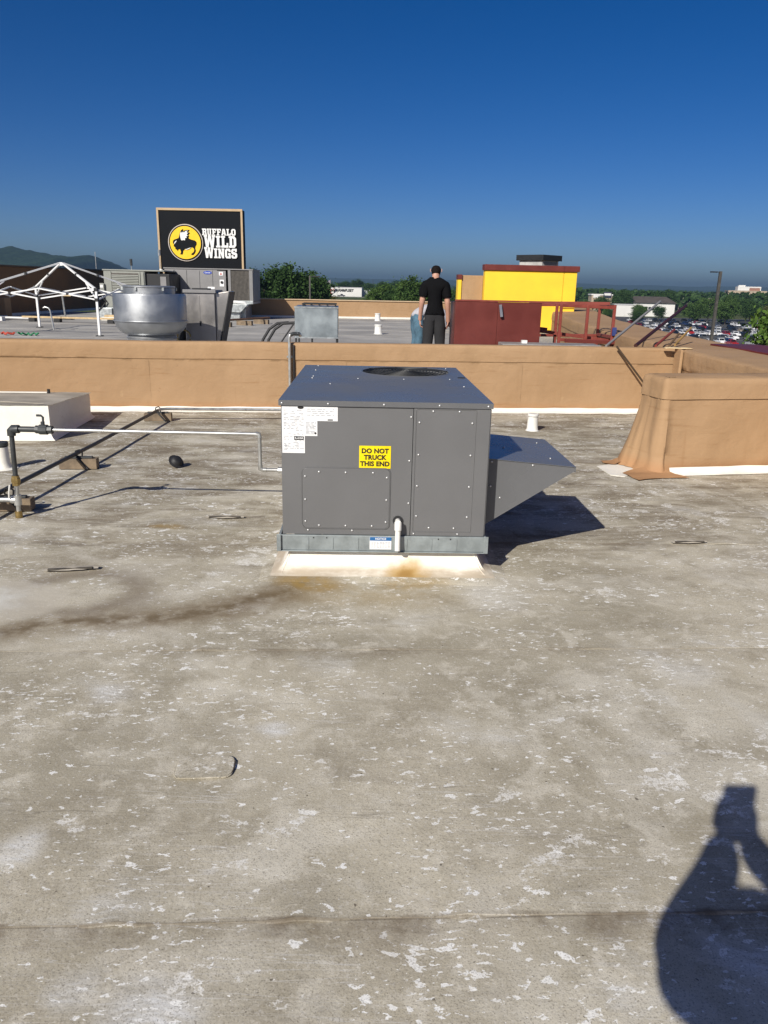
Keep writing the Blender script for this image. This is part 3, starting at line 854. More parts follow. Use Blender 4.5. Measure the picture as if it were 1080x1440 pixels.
# fresh air hood on the right flank
HY0, HY1 = .13, .95
mb = MB()
ft = [(UW+.004, .672), (1.108, .628), (1.108, .606), (UW+.004, .262)]
mb.prism(ft, HY0, HY0+.004); mb.prism(ft, HY1-.004, HY1)
mb.add([(UW+.004, HY0-.006, .676), (1.112, HY0-.006, .632), (1.112, HY1+.006, .632), (UW+.004, HY1+.006, .676)], [(0, 1, 2, 3)])
mb.box((1.108, HY0-.002, .600), (1.113, HY1+.002, .631))
hood = mb.build('air_hood', MT['cap_grey'], un)
s_ = hood.modifiers.new('Solid', 'SOLIDIFY'); s_.thickness = .003
mb = MB(); mb.add([(UW+.006, HY0+.01, .275), (1.10, HY0+.01, .600), (1.10, HY1-.01, .600), (UW+.006, HY1-.01, .275)], [(0, 1, 2, 3)])
mb.build('hood_filter', MT['fin'], hood)
for (x, z) in ((.62, .655), (.62, .51), (.68, .44), (.86, .637)):
    part('screw', smesh, hood, (x, HY0-.001, z), (pi/2, 0, 0))
for (x, y) in ((1.02, .78), (1.0, .3), (.75, .5)):
    part('screw', smesh, hood, (x, y, .678-.0855*(x-.58)))
mb = MB(); mb.box((UW+.001, .0, .25), (UW+.0035, .115, .975)); mb.build('side_trim', MT['unit_grey'], un)
# ------------------------------------------------------------------ gas piping on the near roof
gp = thing('gas_pipe', 'dark and galvanised gas piping crossing the roof on wood blocks into the rooftop unit', 'pipe', (0, 0, 0))
mb = MB(); mb.tube([(-2.80, 4.3, .135), (-2.76, 5.35, .135), (-2.715, 7.0, .14), (-2.70, 9.02, .145)], .0175, 12); mb.build('main_pipe', MT['pipe_dark'], gp, smooth=60)
mb = MB(); mb.tube([(-2.70, 9.02, .145), (-2.69, 9.10, .147), (-2.62, 9.15, .147), (-1.3, 9.30, .14), (1.0, 9.52, .13)], .017, 12); mb.build('run_pipe', MT['pipe_galv'], gp, smooth=60)
mb = MB(); mb.tube([(-2.553, 5.15, .245), (-2.545, 5.15, .60)], .0165, 12); mb.build('riser', MT['pipe_dark'], gp, smooth=60)
mb = MB(); mb.tube([(-2.558, 5.15, .03), (-2.553, 5.15, .245)], .0155, 12); mb.build('drip_leg', MT['pipe_galv'], gp, smooth=60)
mb = MB(); mb.cyl((-2.559, 5.15, .004), (-2.559, 5.15, .05), .025, n=10); mb.build('end_cap', MT['brass'], gp, smooth=40)
mb = MB(); mb.lathe([(.026, -.035), (.026, -.02), (.031, -.015), (.031, .015), (.026, .02), (.026, .035)], (-2.553, 5.15, .27), 8); mb.build('union', MT['brass'], gp, smooth=30)
mb = MB(); mb.cyl((-2.556, 5.15, .095), (-2.555, 5.15, .165), .026, n=10); mb.cyl((-2.60, 5.15, .13), (-2.55, 5.15, .13), .026, n=10); mb.build('tee', MT['pipe_galv'], gp, smooth=40)
mb = MB(); mb.tube([(-2.60, 5.15, .13), (-2.86, 5.14, .13)], .018, 10); mb.build('branch_pipe', MT['pipe_galv'], gp, smooth=60)
mb = MB(); mb.cyl((-2.74, 5.145, .13), (-2.69, 5.145, .13), .026, n=8); mb.build('coupling', MT['pipe_galv'], gp, smooth=40)
mb = MB(); mb.tube([(-2.60, 5.12, .15), (-2.585, 5.10, .20), (-2.575, 5.10, .25)], .006, 6); mb.build('tracer_wire', MT['white_plastic'], gp, smooth=60)
mb = MB(); mb.tube([(-2.545, 5.15, .585), (-2.544, 5.15, .62), (-2.535, 5.15, .63), (-2.49, 5.15, .631)], .029, 10); mb.build('elbow', MT['pipe_dark'], gp, smooth=60)
mb = MB(); mb.tube([(-2.49, 5.15, .631), (-2.36, 5.15, .631)], .0195, 10); mb.build('nipple', MT['pipe_dark'], gp, smooth=60)
mb = MB()
mb.cyl((-2.375, 5.15, .631), (-2.35, 5.15, .631), .028, n=8); mb.cyl((-2.35, 5.15, .631), (-2.295, 5.15, .631), .034, n=10); mb.cyl((-2.295, 5.15, .631), (-2.262, 5.15, .631), .028, n=8); mb.cyl((-2.325, 5.15, .63), (-2.325, 5.15, .685), .014, n=8)
vl = mb.build('valve', MT['pipe_dark'], gp, smooth=30)
mb = MB(); mb.tube([(-2.322, 5.15, .675), (-2.318, 5.148, .715), (-2.33, 5.147, .727), (-2.36, 5.145, .728)], .008, 6); mb.build('handle', MT['pipe_dark'], vl, smooth=50)
mb = MB(); mb.tube([(-2.262, 5.15, .631), (-.875, 5.15, .632)], .0115, 12); mb.build('feed_pipe', MT['pipe_galv'], gp, smooth=60)
mb = MB(); mb.tube([(-.885, 5.15, .632), (-.862, 5.15, .630), (-.857, 5.15, .605)], .0165, 10); mb.build('elbow', MT['pipe_galv'], gp, smooth=60)
mb = MB(); mb.tube([(-.857, 5.15, .61), (-.857, 5.15, .41)], .0125, 12); mb.build('drop_pipe', MT['pipe_galv'], gp, smooth=60)
mb = MB(); mb.tube([(-.857, 5.15, .42), (-.856, 5.15, .39), (-.835, 5.15, .384), (-.815, 5.15, .384)], .0165, 10); mb.build('elbow', MT['pipe_galv'], gp, smooth=60)
mb = MB(); mb.tube([(-.82, 5.15, .384), (-.60, 5.15, .384)], .0125, 12); mb.build('unit_stub', MT['pipe_galv'], gp, smooth=60)
mb = MB(); mb.cyl((-.735, 5.15, .384), (-.70, 5.15, .384), .022, n=8); mb.build('coupling', MT['pipe_galv'], gp, smooth=40)

def support(x, y, rz, label):
    t = thing('pipe_support', label, 'pipe support', (x, y, 0), rz, 'wood blocks carrying the gas pipe')
    mb = MB(); mb.box((-.16, -.05, .006), (.16, .05, .095)); mb.build('block', MT['wood_block'], t, bevel=.005)
    mb = MB(); mb.box((-.12, -.021, .096), (.12, .021, .112)); mb.build('strut_channel', MT['pipe_dark'], t, bevel=.002)
    mb = MB(); mb.tube([(.0, -.0, .112), (-.028, 0, .125), (-.022, 0, .16), (.012, 0, .172), (.035, 0, .15), (.03, 0, .112)], .007, 6); mb.build('clamp', MT['black'], t, smooth=60)
    mb = MB(); mb.tube([(-.01, -.024, .112), (.02, -.055, .09), (.07, -.056, .03), (.09, -.075, .012)], .009, 6); mb.build('strap', MT['black'], t, smooth=60)
    return t
support(-2.70, 5.32, .12, 'wood pipe support block below the dark gas riser, nearest of the three')
support(-2.71, 6.64, .12, 'middle wood pipe support block of the three under the dark gas pipe')
support(-2.73, 9.14, .13, 'wood pipe support block closest to the tan parapet, farthest of the three')

# ------------------------------------------------------------------ small things on the near roof
def vent(name, label, x, y, z0, h, r, flare, cap=True):
    t = thing(name, label, 'vent pipe', (x, y, z0))
    mb = MB(); mb.lathe([(r*2.0, .004), (r*1.25, .014), (r*1.06, .04), (r, .07), (r*.93, h*.82)] if flare else [(r*1.25, .004), (r*1.1, .012), (r*1.0, .03), (r*.92, h*.82)], n=20); mb.build('boot', MT['white_mem'] if flare else MT['white_plastic'], t, smooth=50)
    mb = MB(); mb.lathe([(r*.80, h*.8), (r*.82, h*.86), (r*1.02, h*.87), (r*1.02, h*.97), (r*.9, h)], n=20); mb.build('cap', MT['white_plastic'] if cap else MT['pipe_dark'], t, smooth=35)
    return t
vent('vent_pipe', 'white plastic vent pipe standing between the parapet and the air hood', 1.735, 9.03, 0, .205, .065, False)
t = vent('vent_pipe', 'white wrapped vent stub with dark band by the gas riser', -3.36, 6.58, 0, .24, .062, True, False)
mb = MB(); mb.lathe([(.056, .197), (.060, .200), (.060, .218), (.056, .221)], n=20); mb.build('band', MT['black_metal'], t)

hc = thing('hatch_curb', 'square white membrane curb with soiled flat top at the left before the parapet', 'roof curb', (-3.46, 7.83, 0), radians(5))
def f(a, b):                       # four sides
    per = [(0, 0), (-2.6, 0), (-2.6, 1.45), (0, 1.45), (0, 0)]
    t_ = a*4; j = min(int(t_), 3); q = t_-j
    x = per[j][0]*(1-q)+per[j+1][0]*q; y = per[j][1]*(1-q)+per[j+1][1]*q
    z = .37*b
    cx, cy = x+1.3, y-.725
    fl_ = 1 + (.035*max(0, 1-z/.09)**2)
    wv = .008*mnoise.noise((x*3, y*3, z*5)) + .012*mnoise.noise((x*1.2, y*1.2, z*2))
    return (-1.3+cx*fl_+wv*.6, .725+cy*fl_+wv, max(z*(1-.2*y/1.45), .006))
mb = MB(); mb.grid(f, 96, 12); mb.build('side_wrap', MT['white_mem'], hc, smooth=50)
mb = MB()
def f(a, b):
    x, y = -2.62+2.64*a, -.02+1.49*b
    return (x, y, .374 - .074*y/1.45 + .006*mnoise.noise((x*2.5, y*2.5, 2.)) + .004*mnoise.noise((x*9, y*9, 2.)))
mb.grid(f, 44, 26); mb.build('top_sheet', MT['old_mem'], hc, smooth=60)
mb = MB(); mb.tube([(-1.4, .08, .380), (-.9, .20, .374), (-.45, .16, .376), (-.05, .03, .382)], [.002, .008, .006, .002], 6); mb.build('fold', MT['old_mem'], hc, smooth=60)
mb = MB(); mb.cyl((-.42, 1.30, .31), (-.42, 1.30, .36), .018, n=8); mb.build('stub', MT['black'], hc)
mb = MB(); mb.box((-2.6, 1.32, .311), (-.45, 1.36, .322)); mb.build('termination_bar', MT['white_mem'], hc)

cp = thing('rubber_plug', 'small round black rubber cap lying alone on the roof left of the unit', 'cap', (-1.885, 6.76, .004), .5)
mb = MB(); mb.lathe([(.068, .0), (.071, .010), (.055, .016), (.045, .04), (.027, .05), (.01, .052)], n=18); o = mb.build('dome', MT['black'], cp, smooth=40); o.rotation_euler = (.7, .35, 0); o.location = (0, 0, .048)
mb = MB(); mb.lathe([(.05, .001), (.055, .003), (.02, .006)], n=14); o = mb.build('inner_lip', MT['black_metal'], cp, smooth=40); o.rotation_euler = (.7, .35, 0); o.location = (.0, -.004, .043)

def strip(label, x, y, L, rz, wd=.05):
    t = thing('roof_slit', label, 'strip', (x, y, .008), rz)
    def f(a, b):
        xx = -L/2 + L*a
        return (xx + .01*mnoise.noise((xx*20, b*3, 1.)), (b-.5)*wd*(.6+.5*sin(pi*min(1, a*1.0))) + .006*mnoise.noise((xx*14, 0, 4.)), .004 + .012*sin(pi*b)*(.5+.5*sin(pi*a)) + .004*mnoise.noise((xx*18, b, 3.)))
    mb = MB(); mb.grid(f, 22, 5); mb.build('sheet', MT['old_mem'], t, smooth=60)
    mb = MB(); mb.box((-L*.42, -wd*.42, .003), (L*.40, -wd*.12, .0135)); mb.build('slit_hollow', worn('dark slit hollow', (.07, .06, .048), .7, var=.4, scale=20), t, bevel=.003)  # dark box standing for the shade inside a slit
    return t
strip('long dark slit in the roof left of the curb', -1.80, 4.16, .30, .2, .06)
strip('membrane slit in the roof between the black cap and the unit', -1.13, 5.24, .27, .05, .05)
strip('small slit at a seam on the right of the unit', 2.05, 4.90, .25, .1, .045)

pt = thing('membrane_patch', 'rounded rectangular repair patch welded on the roof in the left foreground', 'patch', (-.60, 2.30, .006), radians(5))
mb = MB(); mb.prismz(rrect(-.098, -.062, .098, .062, .03), -.003, .0022); mb.build('patch_sheet', MT['roof'], pt, bevel=.002)
mb = MB(); mb.tube([(.055, -.0635, .001), (.080, -.055, .001), (.094, -.04, .001), (.1005, -.01, .001), (.1005, .03, .001), (.088, .053, .001)], [.0005, .0012, .002, .0022, .0018, .0005], 6); mb.build('lifted_edge', worn('dark patch edge', (.09, .075, .055), .9), pt, smooth=50)  # dark line along the patch's right edge
mb = MB(); mb.tube([(-.1, .02, .001), (-.1, -.04, .002), (-.085, -.062, .002), (0, -.0655, .002), (.055, -.0645, .001)], [.0006, .0014, .0016, .0016, .0006], 6); mb.build('sealant_bead', MT['roof'], pt, smooth=50)

db = thing('debris_pile', 'black crumpled debris at the foot of the parapet beside the return wall', 'debris', (3.72, 10.42, 0))
rn = random.Random(5)
for k in range(16):
    mb = MB(); r = rn.uniform(.03, .075)
    mb.add([(rn.uniform(-r, r), rn.uniform(-r*.7, r*.7), rn.uniform(0, r*.8)) for _ in range(6)], [(0,1,2),(0,2,3),(0,3,4),(0,4,5),(1,2,5),(2,3,5),(3,4,5)])
    o = mb.build('scrap', MT['black'], db); o.location = (rn.uniform(-.17, .16), rn.uniform(-.10, .02), .008)

# dark pole leaning on the parapet and braces behind it
def pole(name, label, p, q, r, m, group=None, foot=True):
    t = thing(name, label, 'pole', p, 0, group)
    d = Vector(q) - Vector(p)
    mb = MB(); mb.tube([(0, 0, 0), tuple(d)], r, 10); mb.build('tube', m, t, smooth=50)
    if foot:
        mb = MB(); mb.cyl((0, 0, -.012), tuple(d.normalized()*.05), r*1.25, n=8); mb.build('foot_fitting', MT['pipe_dark'], t)
    return t
pole('leaning_pole', 'dark thin pole leaning down the tan parapet face at the right', (3.45, 10.40, .43), (3.04, 10.43, .905), .013, worn('dark bronze paint', (.07, .045, .025), .5), foot=False)
G = 'slanted poles rising from the parapet top'
pole('brace_pole', 'long grey slanted pole rising from the parapet beside the red railing', (2.98, 10.72, .885), (4.25, 12.5, 1.464), .018, MT['rtu_grey'], G, False)
pole('brace_pole', 'long dark red slanted pole behind the parapet, second of five', (3.40, 10.78, .895), (4.85, 13.0, 1.40), .025, worn('maroon paint', (.05, .014, .012), .5), G, False)
pole('brace_pole', 'short red slanted pole at the parapet corner, third of five', (3.70, 10.85, .895), (4.2, 11.6, 1.078), .019, MT['red_rail'], G, False)
pole('brace_pole', 'short brown slanted pole at the parapet corner, fourth of five', (3.88, 10.85, .895), (4.24, 11.5, 1.034), .015, worn('brown pole', (.16, .10, .05), .6), G, False)
pole('brace_pole', 'short tan wooden slanted pole, rightmost of the five at the corner', (3.98, 10.9, .91), (4.443, 11.6, 1.114), .016, worn('tan pole', (.36, .22, .07), .6), G, False)
pk = thing('wood_offcut', 'pale curled board lying on the parapet top at the corner', 'board', (3.69, 10.47, .895), .02)
mb = MB()
def f(a, b): return (.36*a, -.04+.09*b - .02*a, .006 + .012*sin(pi*a)*b + .002*sin(9*a))
mb.grid(f, 12, 3); o = mb.build('board', worn('pale plywood', (.62, .47, .27), .7), pk, smooth=60); s_ = o.modifiers.new('Solid', 'SOLIDIFY'); s_.thickness = .012

cn = thing('conduit', 'grey electrical conduit bent over the parapet behind the unit', 'conduit', B(-.13, 10.08), BA)
mb = MB(); mb.tube([(0, 0, .06), (.0, 0, .955), (.008, .0, .985), (.035, .01, 1.0), (.10, .02, 1.005), (.13, .03, 1.0), (.14, .05, .97)], .019, 10); mb.build('pipe', MT['pipe_galv'], cn, smooth=60)
mb = MB(); mb.tube([(.055, .022, .05), (.055, .022, .86)], .012, 8); mb.build('cable', MT['black'], cn, smooth=60)
mb = MB(); mb.tube([(.01, .0, .985), (.05, .012, 1.003), (.13, .03, 1.0)], .024, 8); mb.build('elbow', MT['pipe_dark'], cn, smooth=60)
for z in (.3, .7):
    mb = MB(); mb.box((-.035, .021, z), (.035, .028, z+.025)); mb.build('strap', MT['galv'], cn)

# ------------------------------------------------------------------ far roof equipment
gb = thing('galvanised_box', 'square galvanised steel box on thin legs behind the parapet', 'equipment box', (-1.62, 13.7, FZ), radians(3))
mb = MB(); mb.box((0, 0, .56), (.75, .95, 1.09)); bx_ = mb.build('box', worn('bright galvanised sheet', (.44, .49, .50), .38, .75, var=.18, scale=3, grime=(.3, .34, .35), gamt=.4), gb, bevel=.012)
for (x, y) in ((.02, .03), (.73, .03), (.02, .92), (.73, .92), (.3, .03)):
    mb = MB(); mb.box((x-.016, y-.016, 0), (x+.016, y+.016, .56)); mb.build('leg', MT['black_metal'], gb)
for z in (.565, 1.075):
    mb = MB(); mb.box((-.006, -.008, z-.012), (.756, -.0005, z+.012)); mb.build('seam_flange', MT['galv'], gb)
mb = MB()
for k in range(5): mb.bar((.14+.14*k, .12, 1.115), (.14+.14*k, .75, 1.115), .02)
for k in range(3): mb.bar((.12, .12+.31*k, 1.13), (.72, .12+.31*k, 1.13), .02)
for (x, y) in ((.14, .12), (.70, .12), (.14, .75), (.70, .75)): mb.bar((x, y, 1.09), (x, y, 1.12), .02)
mb.build('top_rack', MT['black_metal'], gb)
for k, (x0, x1, L) in enumerate(((-1.9, -2.26, .08), (-1.86, -2.16, .14), (-1.8, -2.03, .02))):
    t = thing('hose', ['leftmost black hose arching down beside the galvanised box', 'middle black hose arching down beside the galvanised box', 'straight thin black hose closest to the galvanised box'][k], 'hose', (x1, 13.9, FZ), 0, 'black hoses by the galvanised box')
    mb = MB()
    if k < 2: mb.tube([(x1-x1, 0, 0), (-.005, 0, .25), (.05, .02, .5), (.16, .05, .68), (.30, .08, .78), (.42+L, .1, .80)], .024, 8)
    else: mb.tube([(-.15, 0, 0), (.0, .02, .25), (.2, .05, .55), (.36, .08, .78)], .014, 8)
    mb.build('hose_tube', MT['black'], t, smooth=60)

ef = thing('exhaust_fan', 'big round spun aluminium exhaust fan beside the canopy frame', 'exhaust fan', (-3.96, 13.2, FZ))
mb = MB(); mb.box((-.40, -.40, 0), (.40, .40, .42)); mb.build('curb', MT['galv'], ef, bevel=.01)
mb = MB(); mb.lathe([(.40, .421), (.40, .53), (.415, .55), (.37, .60)], n=40); mb.build('base', MT['alu'], ef, smooth=30)
mb = MB(); mb.lathe([(.36, .595), (.44, .61), (.515, .66), (.562, .73), (.582, .79), (.588, .825), (.580, .832), (.585, .84), (.588, 1.22), (.580, 1.25), (.565, 1.255), (.555, 1.23), (.55, .84), (.40, .70)], n=56, cap0=False, cap1=True); bw = mb.build('bowl', MT['alu'], ef, smooth=30)
mb = MB(); mb.lathe([(.588, .812), (.604, .816), (.606, .825), (.604, .834), (.588, .838)], n=56, cap0=False, cap1=False); mb.build('rolled_bead', MT['alu'], ef, smooth=60)
mb = MB(); mb.lathe([(.412, 1.1), (.412, 1.345), (.42, 1.355), (.42, 1.375), (.405, 1.38), (.35, 1.376)], n=48, cap0=False); cap_ = mb.build('motor_cover', MT['alu'], ef, smooth=30)
for k in range(6):
    t_ = 2*pi*k/6 + .3
    mb = MB(); mb.cbox((.425*cos(t_), .425*sin(t_), 1.33), (.03, .03, .05)); mb.build('clip', MT['galv'], cap_)
for k in range(4):
    t_ = 2*pi*k/4 + .5
    mb = MB(); mb.bar((.41*cos(t_), .41*sin(t_), 1.19), (.57*cos(t_), .57*sin(t_), 1.19), .02); mb.build('bracket', MT['galv'], ef)

sb_ = thing('steel_cabinet', 'stainless steel box fan with tilted hood right of the round exhaust fan', 'fan cabinet', (-3.72, 14.5, FZ), radians(2))
mb = MB(); mb.box((0, 0, .0), (.55, .7, 1.26)); cab = mb.build('body', MT['steel'], sb_, bevel=.01)
mb = MB(); mb.box((-.02, -.03, 1.262), (.575, .72, 1.32)); mb.build('lid', MT['rtu_grey'], sb_, bevel=.006)
mb = MB(); mb.box((.12, .12, 1.321), (.40, .5, 1.345)); mb.build('lid_plate', MT['black_metal'], sb_)
mb = MB(); mb.box((.258, -.006, .25), (.275, -.0005, 1.22)); mb.build('seam', MT['steel'], cab)
mb = MB(); mb.box((.262, -.022, .68), (.288, -.007, .77)); mb.build('latch', MT['black'], cab)
mb = MB(); mb.box((.38, -.004, .28), (.49, -.0005, .40)); mb.build('plate', MT['galv'], cab)
mb = MB(); mb.prism([(.552, 1.26), (.80, 1.30), (.80, 1.25), (.60, .35), (.552, .35)], .06, .64); mb.build('hood', MT['steel'], sb_, bevel=.006)
mb = MB(); mb.prism([(.802, 1.29), (.822, 1.29), (.622, .33), (.602, .33)], .04, .66); mb.build('hood_flap', MT['black_metal'], sb_)
mb = MB(); mb.tube([(-.12, -.03, .30), (.30, -.03, .31), (.80, -.03, .31), (.86, -.03, .25)], .014, 8); mb.build('pipe', MT['rust'], sb_, smooth=60)
mb = MB(); mb.box((-.26, .1, 0), (-.06, .6, .82)); mb.build('motor_box', MT['black_metal'], sb_, bevel=.02)
mb = MB(); mb.tube([(-.04+.12*cos(t_*.35), .0, .48+.12*sin(t_*.35)) for t_ in range(18)], .014, 8); mb.build('cable_coil', MT['brass'], sb_, smooth=60)

# large packaged unit
ru = thing('rooftop_unit', 'big faded grey rooftop unit with blue oval badge below the black sign', 'rooftop unit', (-8.95, 32.0, FZ), radians(1))
W_ = 3.5
mb = MB(); mb.box((0, 0, .75), (W_*.60, 2.0, 1.92)); body = mb.build('cabinet', MT['rtu_grey'], ru, bevel=.015)
mb = MB(); mb.box((-.03, -.03, 1.921), (W_+.03, 2.03, 1.965)); mb.build('top_pan', MT['rtu_grey'], ru, bevel=.008)
for x in (.03, .42, .93, 1.45, 1.98):
    mb = MB(); mb.box((x, -.022, .80), (x+(.34 if x < .1 else .46), -.001, 1.88)); d_ = mb.build('door_panel', MT['rtu_grey'], ru, bevel=.006)
mb = MB(); mb.box((.40, -.03, .8), (.43, -.0225, 1.88)); mb.build('mullion', MT['cap_grey'], ru)
mb = MB(); mb.prism(circle(1.72, 1.80, .17, .065, 24), -.034, -.0225); bd = mb.build('oval_badge', MT['blue_ink'], ru)
part('lettering', text_mesh('lettering', 'Carrier', .075, MT['label_white'], .001, .001), bd, (1.72, -.036, 1.80))
mb = MB(); mb.box((2.17, -.034, 1.70), (2.33, -.0225, 1.84)); lp_ = mb.build('sticker', MT['label_white'], ru)
mb = MB(); mb.prism([(2.20, 1.73), (2.30, 1.73), (2.25, 1.82)], -.036, -.0345); mb.build('red_mark', MT['red_rope'], lp_)
mb = MB(); mb.box((2.19, -.036, 1.28), (2.36, -.0225, 1.54)); ds = mb.build('disconnect_switch', MT['label_white'], ru, bevel=.006)
mb = MB(); mb.prism(circle(2.275, 1.44, .055, .055, 14), -.06, -.0365); mb.build('knob', MT['ink'], ds)
mb = MB(); mb.box((1.70, -.034, 1.17), (1.98, -.0225, 1.26)); mb.build('name_plate', MT['label_white'], ru)
mb = MB(); mb.box((W_*.60+.001, .35, .75), (W_*.72, 2.0, 1.92)); mb.build('compressor_bay', MT['black'], ru)
for k in range(3):
    mb = MB(); mb.tube([(2.16+.09*k, .2, .8), (2.16+.09*k, .18, 1.2), (2.2+.09*k, .22, 1.75)], .02, 6); mb.build('refrigerant_pipe', MT['rust'], ru, smooth=60)
mb = MB(); mb.box((W_*.72, -.01, .72), (W_*.75, 2.0, 1.92)); mb.build('post', MT['rtu_grey'], ru)
cn_ = MB(); cn_.box((W_*.75+.001, .02, .72), (W_*.955, 1.98, 1.90)); coil = cn_.build('condenser_coil', MT['fin'], ru)
for k in range(13):
    x = W_*.757 + k*(W_*.19/13)
    mb = MB(); mb.box((x, .0, .73), (x+.018, .018, 1.89)); mb.build('fin', MT['fin'], coil)
mb = MB(); mb.box((W_*.96, -.015, .70), (W_, 2.0, 1.92)); mb.build('corner_post', MT['rtu_grey'], ru)
for k in range(5):
    mb = MB(); mb.box((W_+.001, .15+.36*k, .74), (W_+.012, .42+.36*k, 1.88)); mb.build('end_panel', MT['rtu_grey'], ru)
mb = MB(); mb.box((.0, -.02, .62), (W_, 2.02, .748)); mb.build('base_rail', MT['galv'], ru, bevel=.01)
mb = MB(); mb.box((.15, .2, 0), (W_-.35, 1.8, .62)); mb.build('curb', MT['galv'], ru, bevel=.02)
mb = MB(); mb.prism([(2.55, .3), (3.05, .3), (3.35, .62), (2.55, .62)], -.45, .19); mb.build('duct_transition', MT['galv'], ru, bevel=.01)
mb = MB(); mb.box((2.5, -.3, 0), (3.0, .15, .28)); mb.build('duct_base', MT['galv'], ru, bevel=.02)
mb = MB(); mb.tube([(2.4, -.35, .70), (2.9, -.38, .70), (3.2, -.36, .68), (3.3, -.3, .55)], .06, 10); mb.build('duct_pipe', MT['white_paint'], ru, smooth=60)
mb = MB(); mb.tube([(-.12, -.06, 1.55), (-.1, -.06, 1.9)], .07, 8); mb.build('lamp', MT['white_plastic'], ru, smooth=50)
mb = MB(); mb.tube([(-.12, -.06, 1.9), (-.15, -.05, 2.4)], .012, 6); mb.build('mast', MT['pipe_galv'], ru)
mb = MB(); mb.cyl((-.15, -.05, 2.4), (-.15, -.05, 2.62), .05, n=8); mb.build('mast_head', MT['pipe_galv'], ru)

ol = thing('rooftop_unit', 'older beige grey rooftop unit with louvred front between canopy frame and sign', 'rooftop unit', (-10.75, 30.2, FZ), radians(1))
mb = MB(); mb.box((0, 0, .45), (1.55, 1.9, 1.78)); mb.build('cabinet', MT['rtu_beige'], ol, bevel=.02)
mb = MB(); mb.box((1.551, .1, .45), (2.45, 1.9, 1.70)); mb.build('rear_section', MT['black_metal'], ol, bevel=.02)
mb = MB(); mb.box((-.03, -.03, 1.781), (2.3, 1.93, 1.83)); mb.build('top_pan', MT['rtu_beige'], ol, bevel=.01)
mb = MB(); mb.box((.30, -.02, .62), (1.32, -.001, 1.70)); fr = mb.build('louvre_panel', MT['fin'], ol)
for k in range(18):
    mb = MB(); z = .65 + k*.058; mb.add([(.31, -.021, z), (1.31, -.021, z), (1.31, -.045, z-.035), (.31, -.045, z-.035)], [(0,1,2,3)]); mb.build('slat', MT['rtu_beige'], fr)
for x in (.24, 1.325, 1.46):
    mb = MB(); mb.box((x, -.03, .5), (x+.05, -.0005, 1.75)); mb.build('frame_post', MT['rtu_beige'], ol)
for (x, z) in ((1.75, .9), (2.1, 1.3)):
    mb = MB(); mb.box((x, .08, z-.25), (x+.22, .098, z+.3)); mb.build('hatch', MT['rtu_grey'], ol)
mb = MB(); mb.box((-.02, -.02, .36), (2.3, 1.92, .448)); mb.build('base_rail', MT['galv'], ol)
mb = MB(); mb.box((.1, .15, 0), (2.2, 1.75, .36)); mb.build('curb', MT['galv'], ol, bevel=.02)
mb = MB(); mb.box((-.35, -.1, .05), (.25, -.03, .42)); mb.build('side_tray', MT['galv'], ol, bevel=.01)
mb = MB(); mb.box((-.14, -.10, 1.0), (.02, -.031, 1.32)); mb.build('switch_box', MT['rtu_beige'], ol, bevel=.01)
mb = MB(); mb.box((-.12, -.104, 1.16), (-.02, -.1005, 1.26)); mb.build('switch_label', MT['label_white'], ol)
mb = MB(); mb.tube([(-.05, -.07, 1.0), (-.05, -.09, .8), (.05, -.09, .65), (-.1, -.1, .45), (-.3, -.15, .3)], .025, 8); mb.build('cable', MT['black'], ol, smooth=60)
for x, h in ((.98, .34), (-.35, .62)):
    mb = MB(); mb.tube([(x, .3, 1.83), (x, .3, 1.83+h)], .014, 6)
    mb.build('antenna', MT['pipe_galv'], ol)
mb = MB(); mb.cyl((.98, .3, 1.98), (.98, .3, 2.22), .05, n=8); mb.build('antenna_head', MT['pipe_dark'], ol)

# sign
sg = thing('rooftop_sign', 'large black rooftop sign with a buffalo in a yellow disc and white lettering', 'sign', (-10.52, 37.0, 0), radians(-2))
SW, SZ0, SZ1 = 3.85, 1.95, 4.72
mb = MB(); mb.box((0, .0, SZ0), (SW, .55, SZ1)); cab = mb.build('cabinet', MT['sign_black'], sg, bevel=.01)
for a, b in (((-.03, -.05, SZ1-.07), (SW+.03, -.001, SZ1+.03)), ((-.03, -.05, SZ0-.03), (SW+.03, -.001, SZ0+.05)), ((-.03, -.05, SZ0+.052), (.06, -.001, SZ1-.072)), ((SW-.06, -.05, SZ0+.052), (SW+.03, -.001, SZ1-.072))):
    mb = MB(); mb.box(a, b); mb.build('frame_bar', MT['sign_trim'], sg, bevel=.006)
for x in (.5, SW-.5):
    mb = MB(); mb.box((x-.1, .15, -.3), (x+.1, .4, SZ0)); mb.build('post', MT['black_metal'], sg)
DX, DZ, DR = 1.24, 3.28, .80
lg = part('emblem', shape_mesh('emblem', [circle(0, 0, DR)], MT['sign_ring'], .02), sg, (DX, -.025, DZ))
part('emblem_ring', shape_mesh('emblem_ring', [circle(0, 0, DR*.955)], MT['sign_black'], .008), lg, (0, -.030, 0))
part('emblem_disc', shape_mesh('emblem_disc', [circle(0, 0, DR*.885)], MT['sign_yellow'], .008), lg, (0, -.048, 0))
def zz(pts): return [((x-380)/165*DR, -(y-410)/183*DR) for x, y in pts]
buff = [(334,312),(327,342),(318,366),(300,374),(280,380),(266,392),(262,412),(272,430),(268,446),(282,458),(284,474),(298,482),(304,494),(312,476),(326,474),(334,494),(334,512),(324,524),(346,528),(354,508),(356,488),(366,484),(372,470),(392,474),(420,464),(440,452),(456,462),(462,478),(456,500),(434,518),(432,528),(450,530),(466,510),(476,486),(470,462),(474,444),(486,424),(486,402),(474,388),(450,382),(424,374),(410,362),(420,346),(410,338),(428,312),(410,308),(426,284),(396,286),(362,296),(366,276),(346,288)]
part('emblem_buffalo', shape_mesh('emblem_buffalo', [zz(buff)], MT['sign_black'], .008), lg, (0, -.066, 0))
